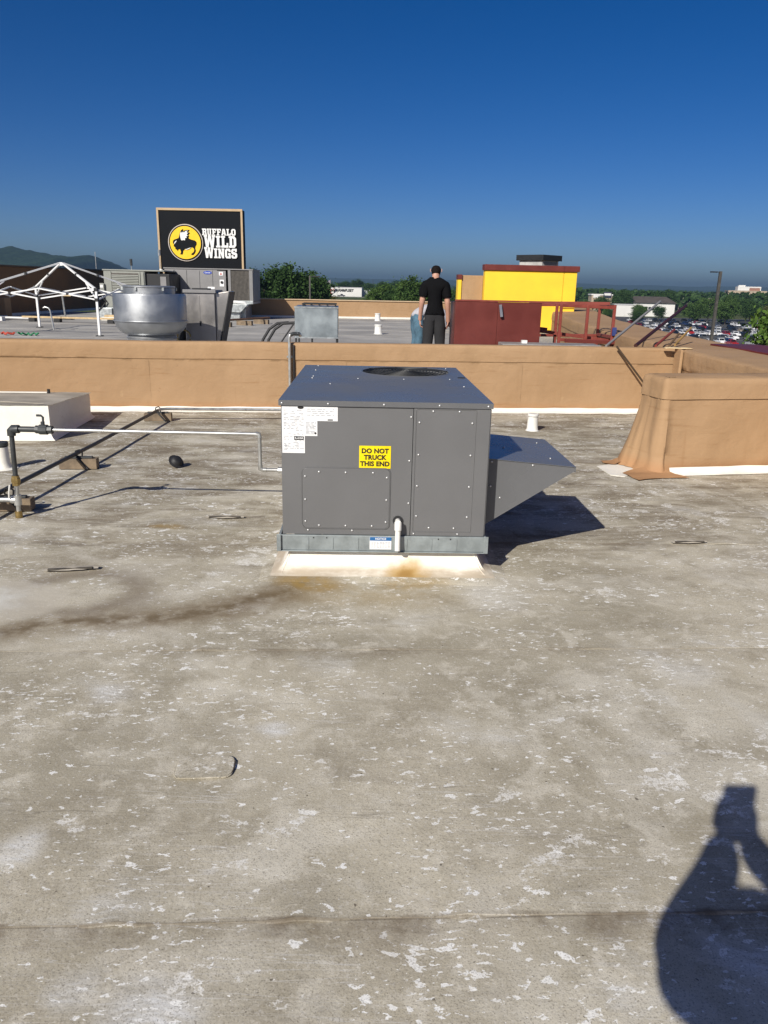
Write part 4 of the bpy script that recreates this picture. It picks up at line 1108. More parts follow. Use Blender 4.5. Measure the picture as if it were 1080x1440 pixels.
wing = [(342,382),(336,352),(336,322),(346,302),(354,318),(366,300),(372,314),(388,296),(412,292),(396,308),(412,314),(398,328),(408,342),(392,350),(398,362),(382,366),(380,388),(362,384),(350,390)]
part('emblem_wing', shape_mesh('emblem_wing', [zz(wing)], MT['sign_white'], .008), lg, (0, -.084, 0))
part('emblem_horn', shape_mesh('emblem_horn', [zz([(300,390),(296,404),(286,414),(280,428),(276,416),(284,402)])], MT['sign_white'], .008), lg, (0, -.084, 0))
part('emblem_belly', shape_mesh('emblem_belly', [zz([(372,478),(392,480),(416,470),(434,458),(420,460),(396,470)])], MT['sign_white'], .006), lg, (0, -.084, 0))
# heavy slab letters, each on a unit cell
LET = {
 'B': ([[(0,0),(.78,0),(1,.12),(1,.40),(.88,.50),(1,.62),(1,.88),(.78,1),(0,1),(0,.84),(.12,.84),(.12,.16),(0,.16)], [(.42,.20),(.64,.20),(.68,.25),(.68,.36),(.64,.42),(.42,.42)], [(.42,.60),(.64,.60),(.68,.65),(.68,.76),(.64,.81),(.42,.81)]], 1.0),
 'U': ([[(.12,.18),(.30,0),(.72,0),(.90,.18),(.90,.84),(1,.84),(1,1),(.56,1),(.56,.84),(.62,.84),(.62,.24),(.56,.18),(.46,.18),(.40,.24),(.40,.84),(.46,.84),(.46,1),(0,1),(0,.84),(.12,.84)]], 1.05),
 'F': ([[(0,0),(.56,0),(.56,.16),(.44,.16),(.44,.40),(.78,.40),(.78,.60),(.44,.60),(.44,.80),(.74,.80),(.74,.66),(.96,.66),(.96,1),(0,1),(0,.84),(.12,.84),(.12,.16),(0,.16)]], .95),
 'A': ([[(0,0),(.42,0),(.42,.16),(.36,.16),(.38,.26),(.66,.26),(.68,.16),(.62,.16),(.62,0),(1.04,0),(1.04,.16),(.97,.16),(.76,1),(.28,1),(.07,.16),(0,.16)], [(.43,.44),(.61,.44),(.52,.80)]], 1.05),
 'L': ([[(0,0),(.96,0),(.96,.40),(.74,.40),(.74,.20),(.44,.20),(.44,.84),(.56,.84),(.56,1),(0,1),(0,.84),(.12,.84),(.12,.16),(0,.16)]], .95),
 'O': ([[(.22,0),(.78,0),(1,.2),(1,.8),(.78,1),(.22,1),(0,.8),(0,.2)], [(.40,.2),(.60,.2),(.66,.27),(.66,.73),(.60,.8),(.40,.8),(.34,.73),(.34,.27)]], 1.0),
 'W': ([[(.22,0),(.58,0),(.74,.52),(.90,0),(1.26,0),(1.44,.82),(1.52,.82),(1.52,1),(1.06,1),(1.06,.82),(1.14,.82),(1.07,.42),(.88,1),(.60,1),(.42,.42),(.34,.82),(.42,.82),(.42,1),(-.04,1),(-.04,.82),(.04,.82)]], 1.5),
 'I': ([[(0,0),(.60,0),(.60,.16),(.47,.16),(.47,.84),(.60,.84),(.60,1),(0,1),(0,.84),(.13,.84),(.13,.16),(0,.16)]], .6),
 'D': ([[(0,0),(.76,0),(1,.2),(1,.8),(.76,1),(0,1),(0,.84),(.12,.84),(.12,.16),(0,.16)], [(.44,.2),(.60,.2),(.67,.27),(.67,.73),(.60,.8),(.44,.8)]], 1.0),
 'N': ([[(0,0),(.46,0),(.46,.16),(.38,.16),(.38,.56),(.70,0),(1,0),(1,.84),(1.08,.84),(1.08,1),(.62,1),(.62,.84),(.70,.84),(.70,.46),(.40,1),(0,1),(0,.84),(.10,.84),(.10,.16),(0,.16)]], 1.08),
 'G': ([[(.22,0),(.96,0),(.96,.54),(.54,.54),(.54,.36),(.64,.36),(.64,.2),(.42,.2),(.35,.27),(.35,.73),(.42,.8),(.58,.8),(.64,.74),(.64,.66),(.96,.66),(.96,.84),(.78,1),(.22,1),(0,.8),(0,.2)]], .98),
 'S': ([[(.18,0),(.80,0),(1,.17),(1,.46),(.82,.60),(.38,.66),(.34,.72),(.38,.81),(.60,.81),(.64,.74),(.64,.68),(.94,.68),(.94,1),(.20,1),(0,.83),(0,.56),(.18,.42),(.62,.35),(.66,.28),(.62,.19),(.38,.19),(.34,.26),(.34,.34),(0,.34),(0,.14)]], 1.0)}
for word, x0, x1, z0, z1 in (('BUFFALO', 2.02, 3.55, 3.62, 3.90), ('WILD', 2.10, 3.56, 3.10, 3.60), ('WINGS', 2.10, 3.59, 2.64, 3.06)):
    gap = .10
    tot = sum(LET[c][1] for c in word) + gap*(len(word)-1)
    k = (x1-x0)/tot; x = x0
    for c in word:
        ols, wd = LET[c]
        tall = 1.12 if (word != 'BUFFALO' and c == 'W') else 1.0
        part('letter', shape_mesh('letter', [[(px*k, (pz*tall)*(z1-z0)) for px, pz in o_] for o_ in ols], MT['sign_white'], .03), sg, (x, -.031, z0))
        x += (wd+gap)*k

# canopy frame
cf = thing('canopy_frame', 'bare white folding canopy frame with low legs on the far roof at left', 'canopy frame', (-9.2, 22.6, FZ))
cor = [(1.50, -1.60), (1.60, 1.50), (-1.50, 1.60), (-1.60, -1.50)]
ZT, ZB, ZP = 1.20, .94, 1.87
for (x, y) in cor:
    mb = MB(); mb.cbox((x, y, (ZT)/2), (.055, .055, ZT)); lg_ = mb.build('leg', MT['white_paint'], cf)
    mb = MB(); mb.cbox((x, y, .012), (.16, .16, .024)); mb.build('foot', MT['black_metal'], lg_)
    for z in (ZT, ZB):
        mb = MB(); mb.cbox((x, y, z), (.10, .10, .08)); mb.build('bracket', MT['black_metal'], lg_, bevel=.01)
    mx, my = x*.46, y*.46
    mb = MB(); mb.bar((x, y, ZT), (mx, my, ZP-.30), .045); mb.build('rafter', MT['white_paint'], cf)
    mb = MB(); mb.bar((mx, my, ZP-.30), (.03*x, .03*y, ZP), .042); mb.build('rafter', MT['white_paint'], cf)
    mb = MB(); mb.cbox((mx, my, ZP-.30), (.08, .08, .07)); mb.build('joint', MT['black_metal'], cf)
    mb = MB(); mb.bar((x, y, ZB), (x*.72, y*.72, ZT+.16), .032); mb.build('strut', MT['white_paint'], cf)
mb = MB(); mb.cbox((0, 0, ZP-.02), (.10, .10, .09)); mb.build('peak_hub', MT['white_paint'], cf)
for k in range(4):
    p, q = Vector((*cor[k], 0)), Vector((*cor[(k+1) % 4], 0)); m_ = (p+q)/2
    for a, b in ((p, m_), (m_, q)):
        mb = MB(); mb.bar((a.x, a.y, ZT), (b.x, b.y, ZB), .034); mb.build('truss_bar', MT['white_paint'], cf)
        mb = MB(); mb.bar((a.x+.02, a.y+.02, ZB), (b.x+.02, b.y+.02, ZT), .034); mb.build('truss_bar', MT['white_paint'], cf)
        c_ = (a+b)/2
        mb = MB(); mb.cbox((c_.x, c_.y, (ZT+ZB)/2), (.06, .06, .05)); mb.build('joint', MT['black_metal'], cf)
    mb = MB(); mb.cbox((m_.x, m_.y, ZB), (.06, .06, .06)); mb.build('joint', MT['black_metal'], cf)
st_ = thing('work_stand', 'thin grey post on a black foot under the canopy frame', 'stand', (-12.0, 29.4, FZ))
mb = MB(); mb.tube([(0, 0, .02), (-.05, 0, .85)], .035, 8); mb.build('post', MT['pipe_galv'], st_)
mb = MB(); mb.cbox((.02, 0, .02), (.5, .4, .04)); mb.build('foot', MT['black'], st_)
mb = MB(); mb.cbox((.10, 0, .86), (.35, .05, .05)); mb.build('arm', MT['wood_new'], st_)

# boards, gas line and clutter on the far roof
bd_ = thing('timber_rail', 'long pale timber rail lying on black blocks across the far roof at left', 'timber', (-13.0, 27.4, FZ), radians(-4))
for x0, x1 in ((.3, 1.7), (1.72, 3.0), (3.02, 4.6)):
    mb = MB(); mb.box((x0, 0, .13), (x1, .12, .19)); mb.build('board', MT['wood_new'], bd_, bevel=.008)
for x in (.55, 1.45, 3.35):
    mb = MB(); mb.box((x, -.03, 0), (x+.22, .16, .128)); mb.build('block', MT['black'], bd_, bevel=.01)
pl_ = thing('white_plank', 'white painted plank lying beside the timber rail at the left edge', 'plank', (-14.4, 27.4, FZ), .0)
mb = MB(); mb.box((0, 0, 0), (1.0, .25, .14)); mb.build('plank', MT['white_paint'], pl_, bevel=.01)
mb = MB(); mb.box((.3, .8, .05), (1.6, 1.0, .11)); mb.build('upper_plank', MT['white_paint'], pl_, bevel=.01)
sp_ = thing('steel_stand', 'thin grey steel post with bent top standing behind the parapet at left', 'stand', (-9.9, 23.2, FZ))
mb = MB(); mb.tube([(0.05, 0, 0), (.0, 0, .55), (-.04, 0, .62), (-.14, 0, .65), (-.2, 0, .62)], .025, 8); mb.build('post', MT['pipe_galv'], sp_, smooth=60)
rp1 = thing('rope_coil', 'green and red rope lying on the roof at the far left', 'rope', (-9.7, 20.6, FZ))
mb = MB(); mb.tube([(.05*k + .0, .08*sin(k*1.7), .05+.03*cos(k*2.3)) for k in range(12)], .025, 6); mb.build('green_rope', MT['green_rope'], rp1, smooth=60)
mb = MB(); mb.tube([(-.05*k - .1, .06*sin(k*1.3), .05+.02*cos(k*2.1)) for k in range(8)], .03, 6); mb.build('red_rope', MT['red_rope'], rp1, smooth=60)
gl = thing('gas_line', 'rusty pipe run on dark supports right of the steel cabinet', 'pipe', (-5.4, 27.0, FZ), radians(70))
mb = MB(); mb.tube([(-4.2, .2, .22), (0, 0, .22), (2.6, -.1, .22)], .035, 8); mb.build('pipe', MT['rust'], gl, smooth=60)
for x in (-3.6, -2.0, -.4, 1.0, 2.2):
    mb = MB(); mb.box((x, -.25, 0), (x+.12, .35, .16)); mb.build('support', MT['wood_block'], gl)
sw_ = thing('white_slab', 'white insulation board under the old rooftop unit', 'board', (-10.6, 29.2, FZ))
mb = MB(); mb.box((0, 0, 0), (2.6, .35, .12)); mb.build('board', MT['white_mem'], sw_, bevel=.01)
mb = MB(); mb.box((.1, .05, .121), (2.2, .33, .2)); mb.build('upper_board', MT['wood_new'], sw_, bevel=.01)
vent('vent_pipe', 'white vent cone at the foot of the far parapet', -.45, 33.6, FZ, .32, .12, False)
vent('vent_pipe', 'white vent cone in the middle of the far roof', -.30, 24.5, FZ, .30, .12, False)

# red hatch screen, railing
rs = thing('hatch_screen', 'dark red sheet metal screen with a latch handle beside the standing man', 'screen', (1.145, 13.6, FZ), radians(1))
mb = MB(); mb.box((0, 0, 0), (.73, .05, 1.235)); mb.build('panel', MT['red_paint'], rs, bevel=.006)
mb = MB(); mb.box((.732, .004, 0), (1.48, .054, 1.232)); mb.build('panel', MT['red_paint'], rs, bevel=.006)
mb = MB(); mb.box((-.01, -.01, 1.236), (1.49, .065, 1.262)); mb.build('top_edge', MT['red_rail'], rs)
for x in (0, 1.43):
    mb = MB(); mb.box((x, .06, 0), (x+.05, .9, 1.22)); mb.build('side_panel', MT['red_paint'], rs)
mb = MB(); mb.bar((.76, -.03, 1.19), (.79, -.05, .99), .045); mb.build('handle', MT['steel'], rs)
mb = MB(); mb.box((.75, -.6, 0), (2.4, -.1, .58)); mb.build('hatch_base', worn('grey hatch lid', (.28, .27, .26), .6), rs, bevel=.01)
mb = MB(); mb.cbox((1.15, -.35, .605), (.09, .09, .05)); mb.build('white_block', MT['white_plastic'], rs)
gr_ = thing('guard_rail', 'red pipe guard railing round the roof hatch at right', 'railing', (3.06, 14.1, FZ), 0)
Pn = [(0, 0), (.96, 0.05), (1.0, 1.2), (-.2, 1.2)]
for i_, (x, y) in enumerate(Pn + [(.48, .02), (-.0, .35)]):
    mb = MB(); mb.bar((x, y, 0), (x, y, 1.215), .05); po = mb.build('post', MT['red_rail'], gr_, bevel=.006)
    mb = MB(); mb.cbox((x, y, .02), (.14, .14, .04)); mb.build('foot', MT['black_metal'], po)
for (p, q, z) in ((0, 1, 1.19), (1, 2, 1.19), (2, 3, 1.19), (0, 1, .60), (1, 2, .66), (2, 3, .62)):
    a, b = Pn[p], Pn[q]
    mb = MB(); mb.bar((a[0], a[1], z), (b[0], b[1], z-.02), .052); mb.build('rail', MT['red_rail'], gr_, bevel=.006)
mb = MB(); mb.bar((-.42, .55, 1.22), (.96, .4, 1.235), .05); mb.build('rail', MT['red_rail'], gr_)
mb = MB(); mb.bar((-.3, .3, .73), (1.0, .28, .58), .055); mb.build('brace', MT['red_rail'], gr_)
mb = MB(); mb.bar((.1, -.05, .585), (1.3, -.05, .57), .04, .06); mb.build('toe_board', MT['red_paint'], gr_)
mb = MB(); mb.bar((-.42, .6, .78), (-.1, .6, .75), .045); mb.build('rail', MT['red_rail'], gr_)
mb = MB(); mb.cbox((.98, 0.02, .76), (.07, .07, .14)); mb.build('tie', MT['hedge_blue'], gr_)
mb = MB(); mb.tube([(.98, .0, .72), (1.1, -.03, .70), (1.4, 0, .69), (1.9, .1, .71), (2.3, .2, .74)], .012, 6); mb.build('cord', MT['black'], gr_, smooth=60)

# yellow facade tower seen from behind
yw = thing('facade_tower', 'yellow facade tower with dark red cap rising behind the red screen', 'tower', (3.22, 27.0, 0), radians(2))
mb = MB(); mb.box((0, 0, .25), (2.66, .4, 2.17)); mb.build('main_wall', MT['yellow_wall'], yw, bevel=.015)
mb = MB(); mb.box((2.662, .03, .72), (3.12, .4, 2.17)); mb.build('wing_wall', MT['yellow_wall'], yw, bevel=.015)
mb = MB(); mb.box((-.04, -.06, 2.172), (2.64, .46, 2.36)); mb.build('cap', MT['red_paint'], yw, bevel=.008)
mb = MB(); mb.box((2.642, -.03, 2.174), (3.18, .46, 2.36)); mb.build('cap', MT['red_paint'], yw, bevel=.008)
mb = MB(); mb.box((2.58, -.012, .995), (3.12, -.001, 1.02)); mb.build('joint_strip', worn('yellow joint', (.5, .3, .02), .7), yw)
mb = MB(); mb.box((-.74, .35, .25), (-.005, .8, 2.0)); mb.build('back_wall', MT['tan'], yw, bevel=.02)
mb = MB(); mb.box((-.86, .30, .25), (-.742, .8, 1.86)); mb.build('edge_strip', MT['yellow_wall'], yw, bevel=.01)
mb = MB(); mb.box((-.87, .28, 1.862), (-.73, .82, 2.02)); mb.build('edge_cap', MT['red_paint'], yw)
mb = MB(); mb.box((-.9, .05, .15), (3.3, .25, .70)); mb.build('low_wall', MT['tan'], yw, bevel=.02)
bt = thing('roof_penthouse', 'white penthouse with a grey shaded side and thick black roof edge above the yellow tower', 'penthouse', (8.5, 46.0, 0), radians(44))
mb = MB(); mb.box((-.78, -.78, -.3), (.78, .78, 3.12)); mb.build('walls', worn('white panels', (.46, .45, .43), .6), bt, bevel=.01)
mb = MB(); mb.box((-.92, -.92, 3.122), (.92, .92, 3.42)); mb.build('roof_edge', MT['black_metal'], bt, bevel=.01)
mb = MB(); mb.box((-.6, -.80, 1.0), (.6, -.785, 3.05)); mb.build('shade_panel', worn('grey shade panel', (.2, .2, .2), .6), bt)  # grey sheet painting in the shade on the right-hand face
mb = MB(); mb.prismz([(5.6, 39.0), (13.5, 39.0), (13.5, 50), (5.6, 50)], -7, -.3)
tag(mb.build('neighbour_building', MT['tan']), 'tan neighbouring building carrying the black roofed penthouse', 'building')
# ------------------------------------------------------------------ people
def person(name, label, loc, rz, J, edges, cloth, extra=None, hands=(), scale=1.0):
    """J: joint -> (x,y,z,rx,ry); one continuous skinned body, clothes lifted off it as shells"""
    names = list(J)
    me = bpy.data.meshes.new('skeleton')
    me.from_pydata([J[n][:3] for n in names], [(names.index(a), names.index(b)) for a, b in edges], [])
    o = bpy.data.objects.new('skeleton', me); COL.objects.link(o)
    sk = o.modifiers.new('Skin', 'SKIN'); sk.branch_smoothing = .6
    for i, n in enumerate(names):
        d = me.skin_vertices[0].data[i]
        d.radius = (J[n][3], J[n][4]); d.use_root = (n == 'pelvis')
    sb = o.modifiers.new('Sub', 'SUBSURF'); sb.levels = 2; sb.render_levels = 2
    bpy.context.view_layer.update()
    ev = bpy.data.meshes.new_from_object(o.evaluated_get(bpy.context.evaluated_depsgraph_get()))
    bpy.data.objects.remove(o)
    vs = [v.co.copy() for v in ev.vertices]; ns = [v.normal.copy() for v in ev.vertices]
    fs = [tuple(p.vertices) for p in ev.polygons]
    segs = [(a, b, Vector(J[a][:3]), Vector(J[b][:3])) for a, b in edges]
    def owner(p):
        best = None
        for a, b, A, Bv in segs:
            d = Bv - A; t = max(0, min(1, (p-A).dot(d)/max(d.length_squared, 1e-9)))
            dist = (p - A - d*t).length - (J[a][3]*(1-t) + J[b][3]*t)*.8
            if best is None or dist < best[0]: best = (dist, a, b, t)
        return best[1:]
    vo = [owner(p) for p in vs]
    root = thing(name, label, 'person', loc, rz)
    mb = MB(); mb.add(vs, fs)
    for h in hands:                                     # fingers rooted in the palm
        for pts, r in h: mb.tube(pts, r, 6)
    if extra: extra(mb)
    body = mb.build('body', MT['skin'], root, smooth=80)
    for cname, mat, test, off, *cut in cloth:
        keep = [q for q in fs if all(test(*vo[i], vs[i]) for i in q)]
        idx = sorted({i for q in keep for i in q}); mp = {j: k for k, j in enumerate(idx)}
        mb = MB(); mb.add([vs[i] + ns[i]*(off + .006*mnoise.noise(vs[i]*9)) for i in idx], [tuple(mp[i] for i in q) for q in keep])
        c = mb.build(cname, mat, root, smooth=80)
        if cut:                                         # straight hem
            bm = bmesh.new(); bm.from_mesh(c.data)
            bmesh.ops.bisect_plane(bm, geom=bm.verts[:]+bm.edges[:]+bm.faces[:], plane_co=(0, 0, cut[0]), plane_no=(0, .1, 1), clear_inner=True)
            bm.to_mesh(c.data); bm.free()
        s = c.modifiers.new('Solid', 'SOLIDIFY'); s.thickness = .006; s.offset = -1
    bpy.data.meshes.remove(ev)
    root.scale = (scale,)*3
    return root

def fingers(palm, d, side, spread, ln=.075):
    """four unequal bent fingers and a thumb; d: along the hand, side: across it"""
    palm, d, side = Vector(palm), Vector(d).normalized(), Vector(side).normalized()
    curl = d.cross(side).normalized()*spread
    out = []
    for k, L in enumerate((.85, 1.0, .94, .74)):
        b0 = palm + d*.03 + side*(-.03+.02*k)
        p1 = b0 + d*ln*L*.5 + curl*.008; p2 = p1 + d*ln*L*.30 + curl*.018; p3 = p2 + d*ln*L*.18 + curl*.024
        out.append(([palm + side*(-.02+.014*k), b0, p1, p2, p3], [.011, .0095, .009, .008, .006]))
    b0 = palm - d*.02 - side*.035
    out.append(([palm - d*.025, b0, b0 + d*.03 - side*.022 + curl*.01, b0 + d*.058 - side*.028 + curl*.02], [.013, .012, .010, .007]))
    return out

def face(mb, c, fwd, up, R=.1):
    c, fwd, up = Vector(c), Vector(fwd).normalized(), Vector(up).normalized(); sd_ = fwd.cross(up)
    mb.tube([c + fwd*R*.85 + up*.03, c + fwd*R*1.2 - up*.012, c + fwd*R*.9 - up*.02], [.008, .015, .008], 8)       # nose
    mb.tube([c + fwd*R*.93 - up*.05 - sd_*.024, c + fwd*R*1.02 - up*.052, c + fwd*R*.93 - up*.05 + sd_*.024], [.004, .007, .004], 6)  # mouth
    for s in (-1, 1):
        e = c + sd_*s*R*.84 - fwd*.01
        mb.tube([e + up*.03, e + sd_*s*.014 + up*.015, e + sd_*s*.012 - up*.02, e - up*.032], [.003, .007, .006, .003], 6)   # ear
        e = c + fwd*R*.9 + sd_*s*.033 + up*.022
        mb.tube([e - sd_*.012, e + fwd*.006, e + sd_*.012], [.003, .009, .003], 6)                               # eye

ED = [('pelvis','waist'),('waist','chest'),('chest','collar'),('collar','neck'),('neck','jaw'),('jaw','head'),('head','crown'),
      ('pelvis','hipL'),('hipL','kneeL'),('kneeL','ankleL'),('ankleL','toeL'),('pelvis','hipR'),('hipR','kneeR'),('kneeR','ankleR'),('ankleR','toeR'),
      ('collar','shL'),('shL','elL'),('elL','wrL'),('wrL','paL'),('collar','shR'),('shR','elR'),('elR','wrR'),('wrR','paR')]
HEM = [.86]
ARM = {'elL','wrL','paL','elR','wrR','paR'}
def shirt_test(a, b, t, p):
    if b in ('waist','chest','collar','shL','shR'): return True
    if a == 'collar' and b == 'neck': return t < .45
    if b in ('elL','elR'): return t < .72
    if a == 'pelvis' or b in ('hipL', 'hipR'): return p.z > HEM[0]
    return False
def pants_test(a, b, t, p):
    if b in ('hipL','hipR','kneeL','kneeR'): return True
    if a == 'pelvis': return t < .55 if b == 'waist' else True
    if b in ('ankleL','ankleR'): return t < .97
    return False
def shoe_test(a, b, t, p): return b in ('toeL','toeR') or (b in ('ankleL','ankleR') and t > .93)
def hair_test(c, fwd):
    c, fwd = Vector(c), Vector(fwd)
    return lambda a, b, t, p: b in ('head','crown') and ((p-c).dot(fwd) < .045) and (p.z > c.z - .035 or (p-c).dot(fwd) < -.02)

# standing man seen from behind, head bowed
J = dict(pelvis=(0,0,1.0,.145,.12), waist=(0.005,.0,1.14,.142,.12), chest=(0.005,.0,1.34,.16,.12), collar=(0,-.01,1.485,.115,.095), neck=(0,.03,1.565,.064,.064), jaw=(0,.075,1.615,.072,.08), head=(0,.105,1.69,.086,.102), crown=(0,.11,1.765,.062,.07),
 hipL=(-.083,0,.90,.098,.112), kneeL=(-.105,.02,.50,.072,.078), ankleL=(-.115,-.01,.10,.058,.06), toeL=(-.135,.17,.045,.042,.036), hipR=(.083,0,.90,.098,.112), kneeR=(.11,.04,.50,.072,.078), ankleR=(.105,.02,.10,.058,.06), toeR=(.14,.2,.045,.042,.036),
 shL=(-.172,-.01,1.465,.070,.074), elL=(-.222,-.03,1.17,.048,.05), wrL=(-.245,.07,.93,.032,.036), paL=(-.248,.095,.85,.026,.04), shR=(.172,-.015,1.455,.070,.074), elR=(.215,-.05,1.16,.048,.05), wrR=(.232,.03,.91,.032,.036), paR=(.236,.05,.83,.026,.04))
person('person', 'man in black polo shirt and charcoal trousers standing with back turned and head bowed', (.815, 14.0, FZ), radians(-3), J, ED,
  [('shirt', MT['black_cloth'], shirt_test, .026, .955), ('trousers', MT['grey_cloth'], pants_test, .016), ('shoe_pair', MT['black'], shoe_test, .012), ('hair', MT['hair'], hair_test((0,.105,1.70), (0,.95,-.3)), .013)],
  lambda mb: face(mb, (0,.105,1.69), (0,.93,-.36), (0,.36,.93)),
  [fingers((-.248,.095,.84), (0,.25,-1), (0,1,.2), 1.), fingers((.236,.05,.82), (0,.25,-1), (0,1,.2), -1.)], 1.025)
# bending man beyond him
HEM[0] = .85
J = dict(pelvis=(0,0,.93,.15,.14), waist=(.14,0,1.0,.14,.13), chest=(.33,0,.98,.135,.165), collar=(.47,0,.88,.11,.12), neck=(.55,0,.82,.06,.06), jaw=(.60,0,.775,.072,.07), head=(.67,0,.72,.095,.085), crown=(.74,0,.68,.065,.06),
 hipL=(-.03,.10,.84,.105,.105), kneeL=(.02,.12,.48,.075,.075), ankleL=(-.06,.12,.10,.055,.055), toeL=(.11,.13,.045,.036,.042), hipR=(-.03,-.10,.84,.105,.105), kneeR=(.01,-.12,.48,.075,.075), ankleR=(-.08,-.12,.10,.055,.055), toeR=(.09,-.13,.045,.036,.042),
 shL=(.43,.19,.86,.072,.072), elL=(.46,.21,.57,.05,.05), wrL=(.45,.16,.32,.034,.034), paL=(.45,.14,.24,.03,.036), shR=(.43,-.19,.86,.072,.072), elR=(.44,-.21,.57,.05,.05), wrR=(.43,-.15,.32,.034,.034), paR=(.43,-.13,.24,.03,.036))
person('person', 'man in pale grey shirt and jeans bending down behind the standing man', (.585, 15.6, FZ), radians(14), J, ED,
  [('shirt', MT['pale_cloth'], shirt_test, .02), ('jeans', MT['denim'], pants_test, .016), ('shoe_pair', MT['black'], shoe_test, .012), ('hair', MT['hair'], lambda a, b, t, p: b in ('head','crown') and (p-Vector((.68,0,.72))).dot(Vector((.35,0,.94))) > -.02, .012)],
  lambda mb: face(mb, (.67,0,.72), (.6,0,-.8), (.8,0,.6)),
  [fingers((.45,.14,.23), (0,-.1,-1), (1,0,0), 1.), fingers((.43,-.13,.23), (0,.1,-1), (1,0,0), -1.)], 1.04)
# the photographer, whose shadow lies on the roof
HEM[0] = .90
J = dict(pelvis=(.02,-.60,.93,.155,.125), waist=(.02,-.59,1.06,.15,.125), chest=(.01,-.55,1.22,.155,.125), collar=(-.03,-.51,1.36,.12,.10), neck=(-.08,-.50,1.425,.062,.062), jaw=(-.125,-.48,1.475,.07,.078), head=(-.13,-.47,1.535,.085,.10), crown=(-.13,-.475,1.60,.062,.07),
 hipL=(-.085,-.60,.84,.11,.11), kneeL=(-.11,-.57,.47,.075,.078), ankleL=(-.12,-.60,.10,.055,.058), toeL=(-.13,-.43,.045,.042,.036), hipR=(.125,-.60,.84,.11,.11), kneeR=(.15,-.57,.47,.075,.078), ankleR=(.16,-.60,.10,.055,.058), toeR=(.18,-.43,.045,.042,.036),
 shL=(-.15,-.46,1.365,.07,.07), elL=(-.166,-.165,1.25,.08,.08), wrL=(-.042,-.09,1.41,.066,.066), paL=(-.034,-.055,1.50,.044,.040), shR=(.15,-.50,1.355,.08,.08), elR=(.40,-.22,1.28,.066,.066), wrR=(.064,-.09,1.43,.052,.052), paR=(.036,-.055,1.50,.044,.040))
person('person', 'person holding up a phone whose shadow falls on the roof at lower right', (0, 0, .006), 0, J, ED,
  [('shirt', MT['grey_cloth'], shirt_test, .03), ('trousers', MT['denim'], pants_test, .016), ('shoe_pair', MT['black'], shoe_test, .012), ('hair', MT['hair'], hair_test((-.13,-.47,1.545), (0,1,0)), .014)],
  lambda mb: face(mb, (-.13,-.47,1.535), (0,1,0), (0,0,1)),
  [fingers((-.050,-.052,1.50), (.0,.05,.95), (0,1,0), -.5, .10), fingers((.050,-.052,1.50), (.0,.05,.95), (0,1,0), .5, .10)])
ph = thing('phone', 'black phone held up at the camera by the photographer', 'phone', (0, -.05, 1.51))
mb = MB(); mb.prism(rrect(-.056, -.045, .056, .162, .01), -.004, .004); mb.build('case', MT['black'], ph, bevel=.001)  # unseen case, made wide to shape the photographer's shadow
mb = MB(); mb.prism(rrect(-.035, .004, .035, .151, .008), -.0055, -.0042); mb.build('screen', worn('dark glass', (.01, .01, .012), .1), ph)
mb = MB(); mb.prism(rrect(-.004, .118, .034, .15, .008), .0042, .006); mb.build('camera_bump', MT['black_metal'], ph)

# ------------------------------------------------------------------ land beyond
def gz_(x, y):
    s = max(0, min(1, (x - 22)/50.)); s = s*s*(3-2*s)
    far = max(0, min(1, (y-700)/500.))
    return -6.6 - 6.2*s*(1-far) - 6.2*far
def ground_mat():
    n = NT('grass and scrub'); p = n.pos()
    a = n.noise(p, .02, 5, .6); b = n.noise(p, .6, 4, .6)
    k = n.mix(n.mr(a, .35, .65), (.060, .085, .028), (.105, .115, .045))
    k = n.mix(n.mr(b, .4, .7, 0., .5), k, (.05, .06, .025))
    return n.out(k, .95, 0., None, .1)
xs = [-11500, -7000, -4000, -2000, -1000, -500, -250, -120, -60, -20] + [22 + 5*k for k in range(11)] + [90, 130, 200, 300, 500, 900, 1600, 3000, 6000, 11500]
ys = [-1500, -600, -200, -60, 0, 40, 80, 120, 200, 300, 400, 500, 600, 700, 750, 800, 850, 900, 950, 1000, 1050, 1100, 1150, 1200, 1800, 3000, 5000, 8000, 11500]
mb = MB(); mb.add([(x, y, gz_(x, y)) for y in ys for x in xs], [(j*len(xs)+i, j*len(xs)+i+1, (j+1)*len(xs)+i+1, (j+1)*len(xs)+i) for j in range(len(ys)-1) for i in range(len(xs)-1)])
tag(mb.build('ground', ground_mat(), smooth=60), kind='structure')
PZ = -12.8
mb = MB(); mb.prismz([(74, 195), (172, 195), (255, 452), (108, 452)], PZ+.004, PZ+.03)
lot = tag(mb.build('parking_lot', worn('asphalt', (.062, .062, .064), .9, var=.25, scale=.05, grime=(.03, .03, .03), gamt=.4, bscale=2, world=True)), kind='structure')

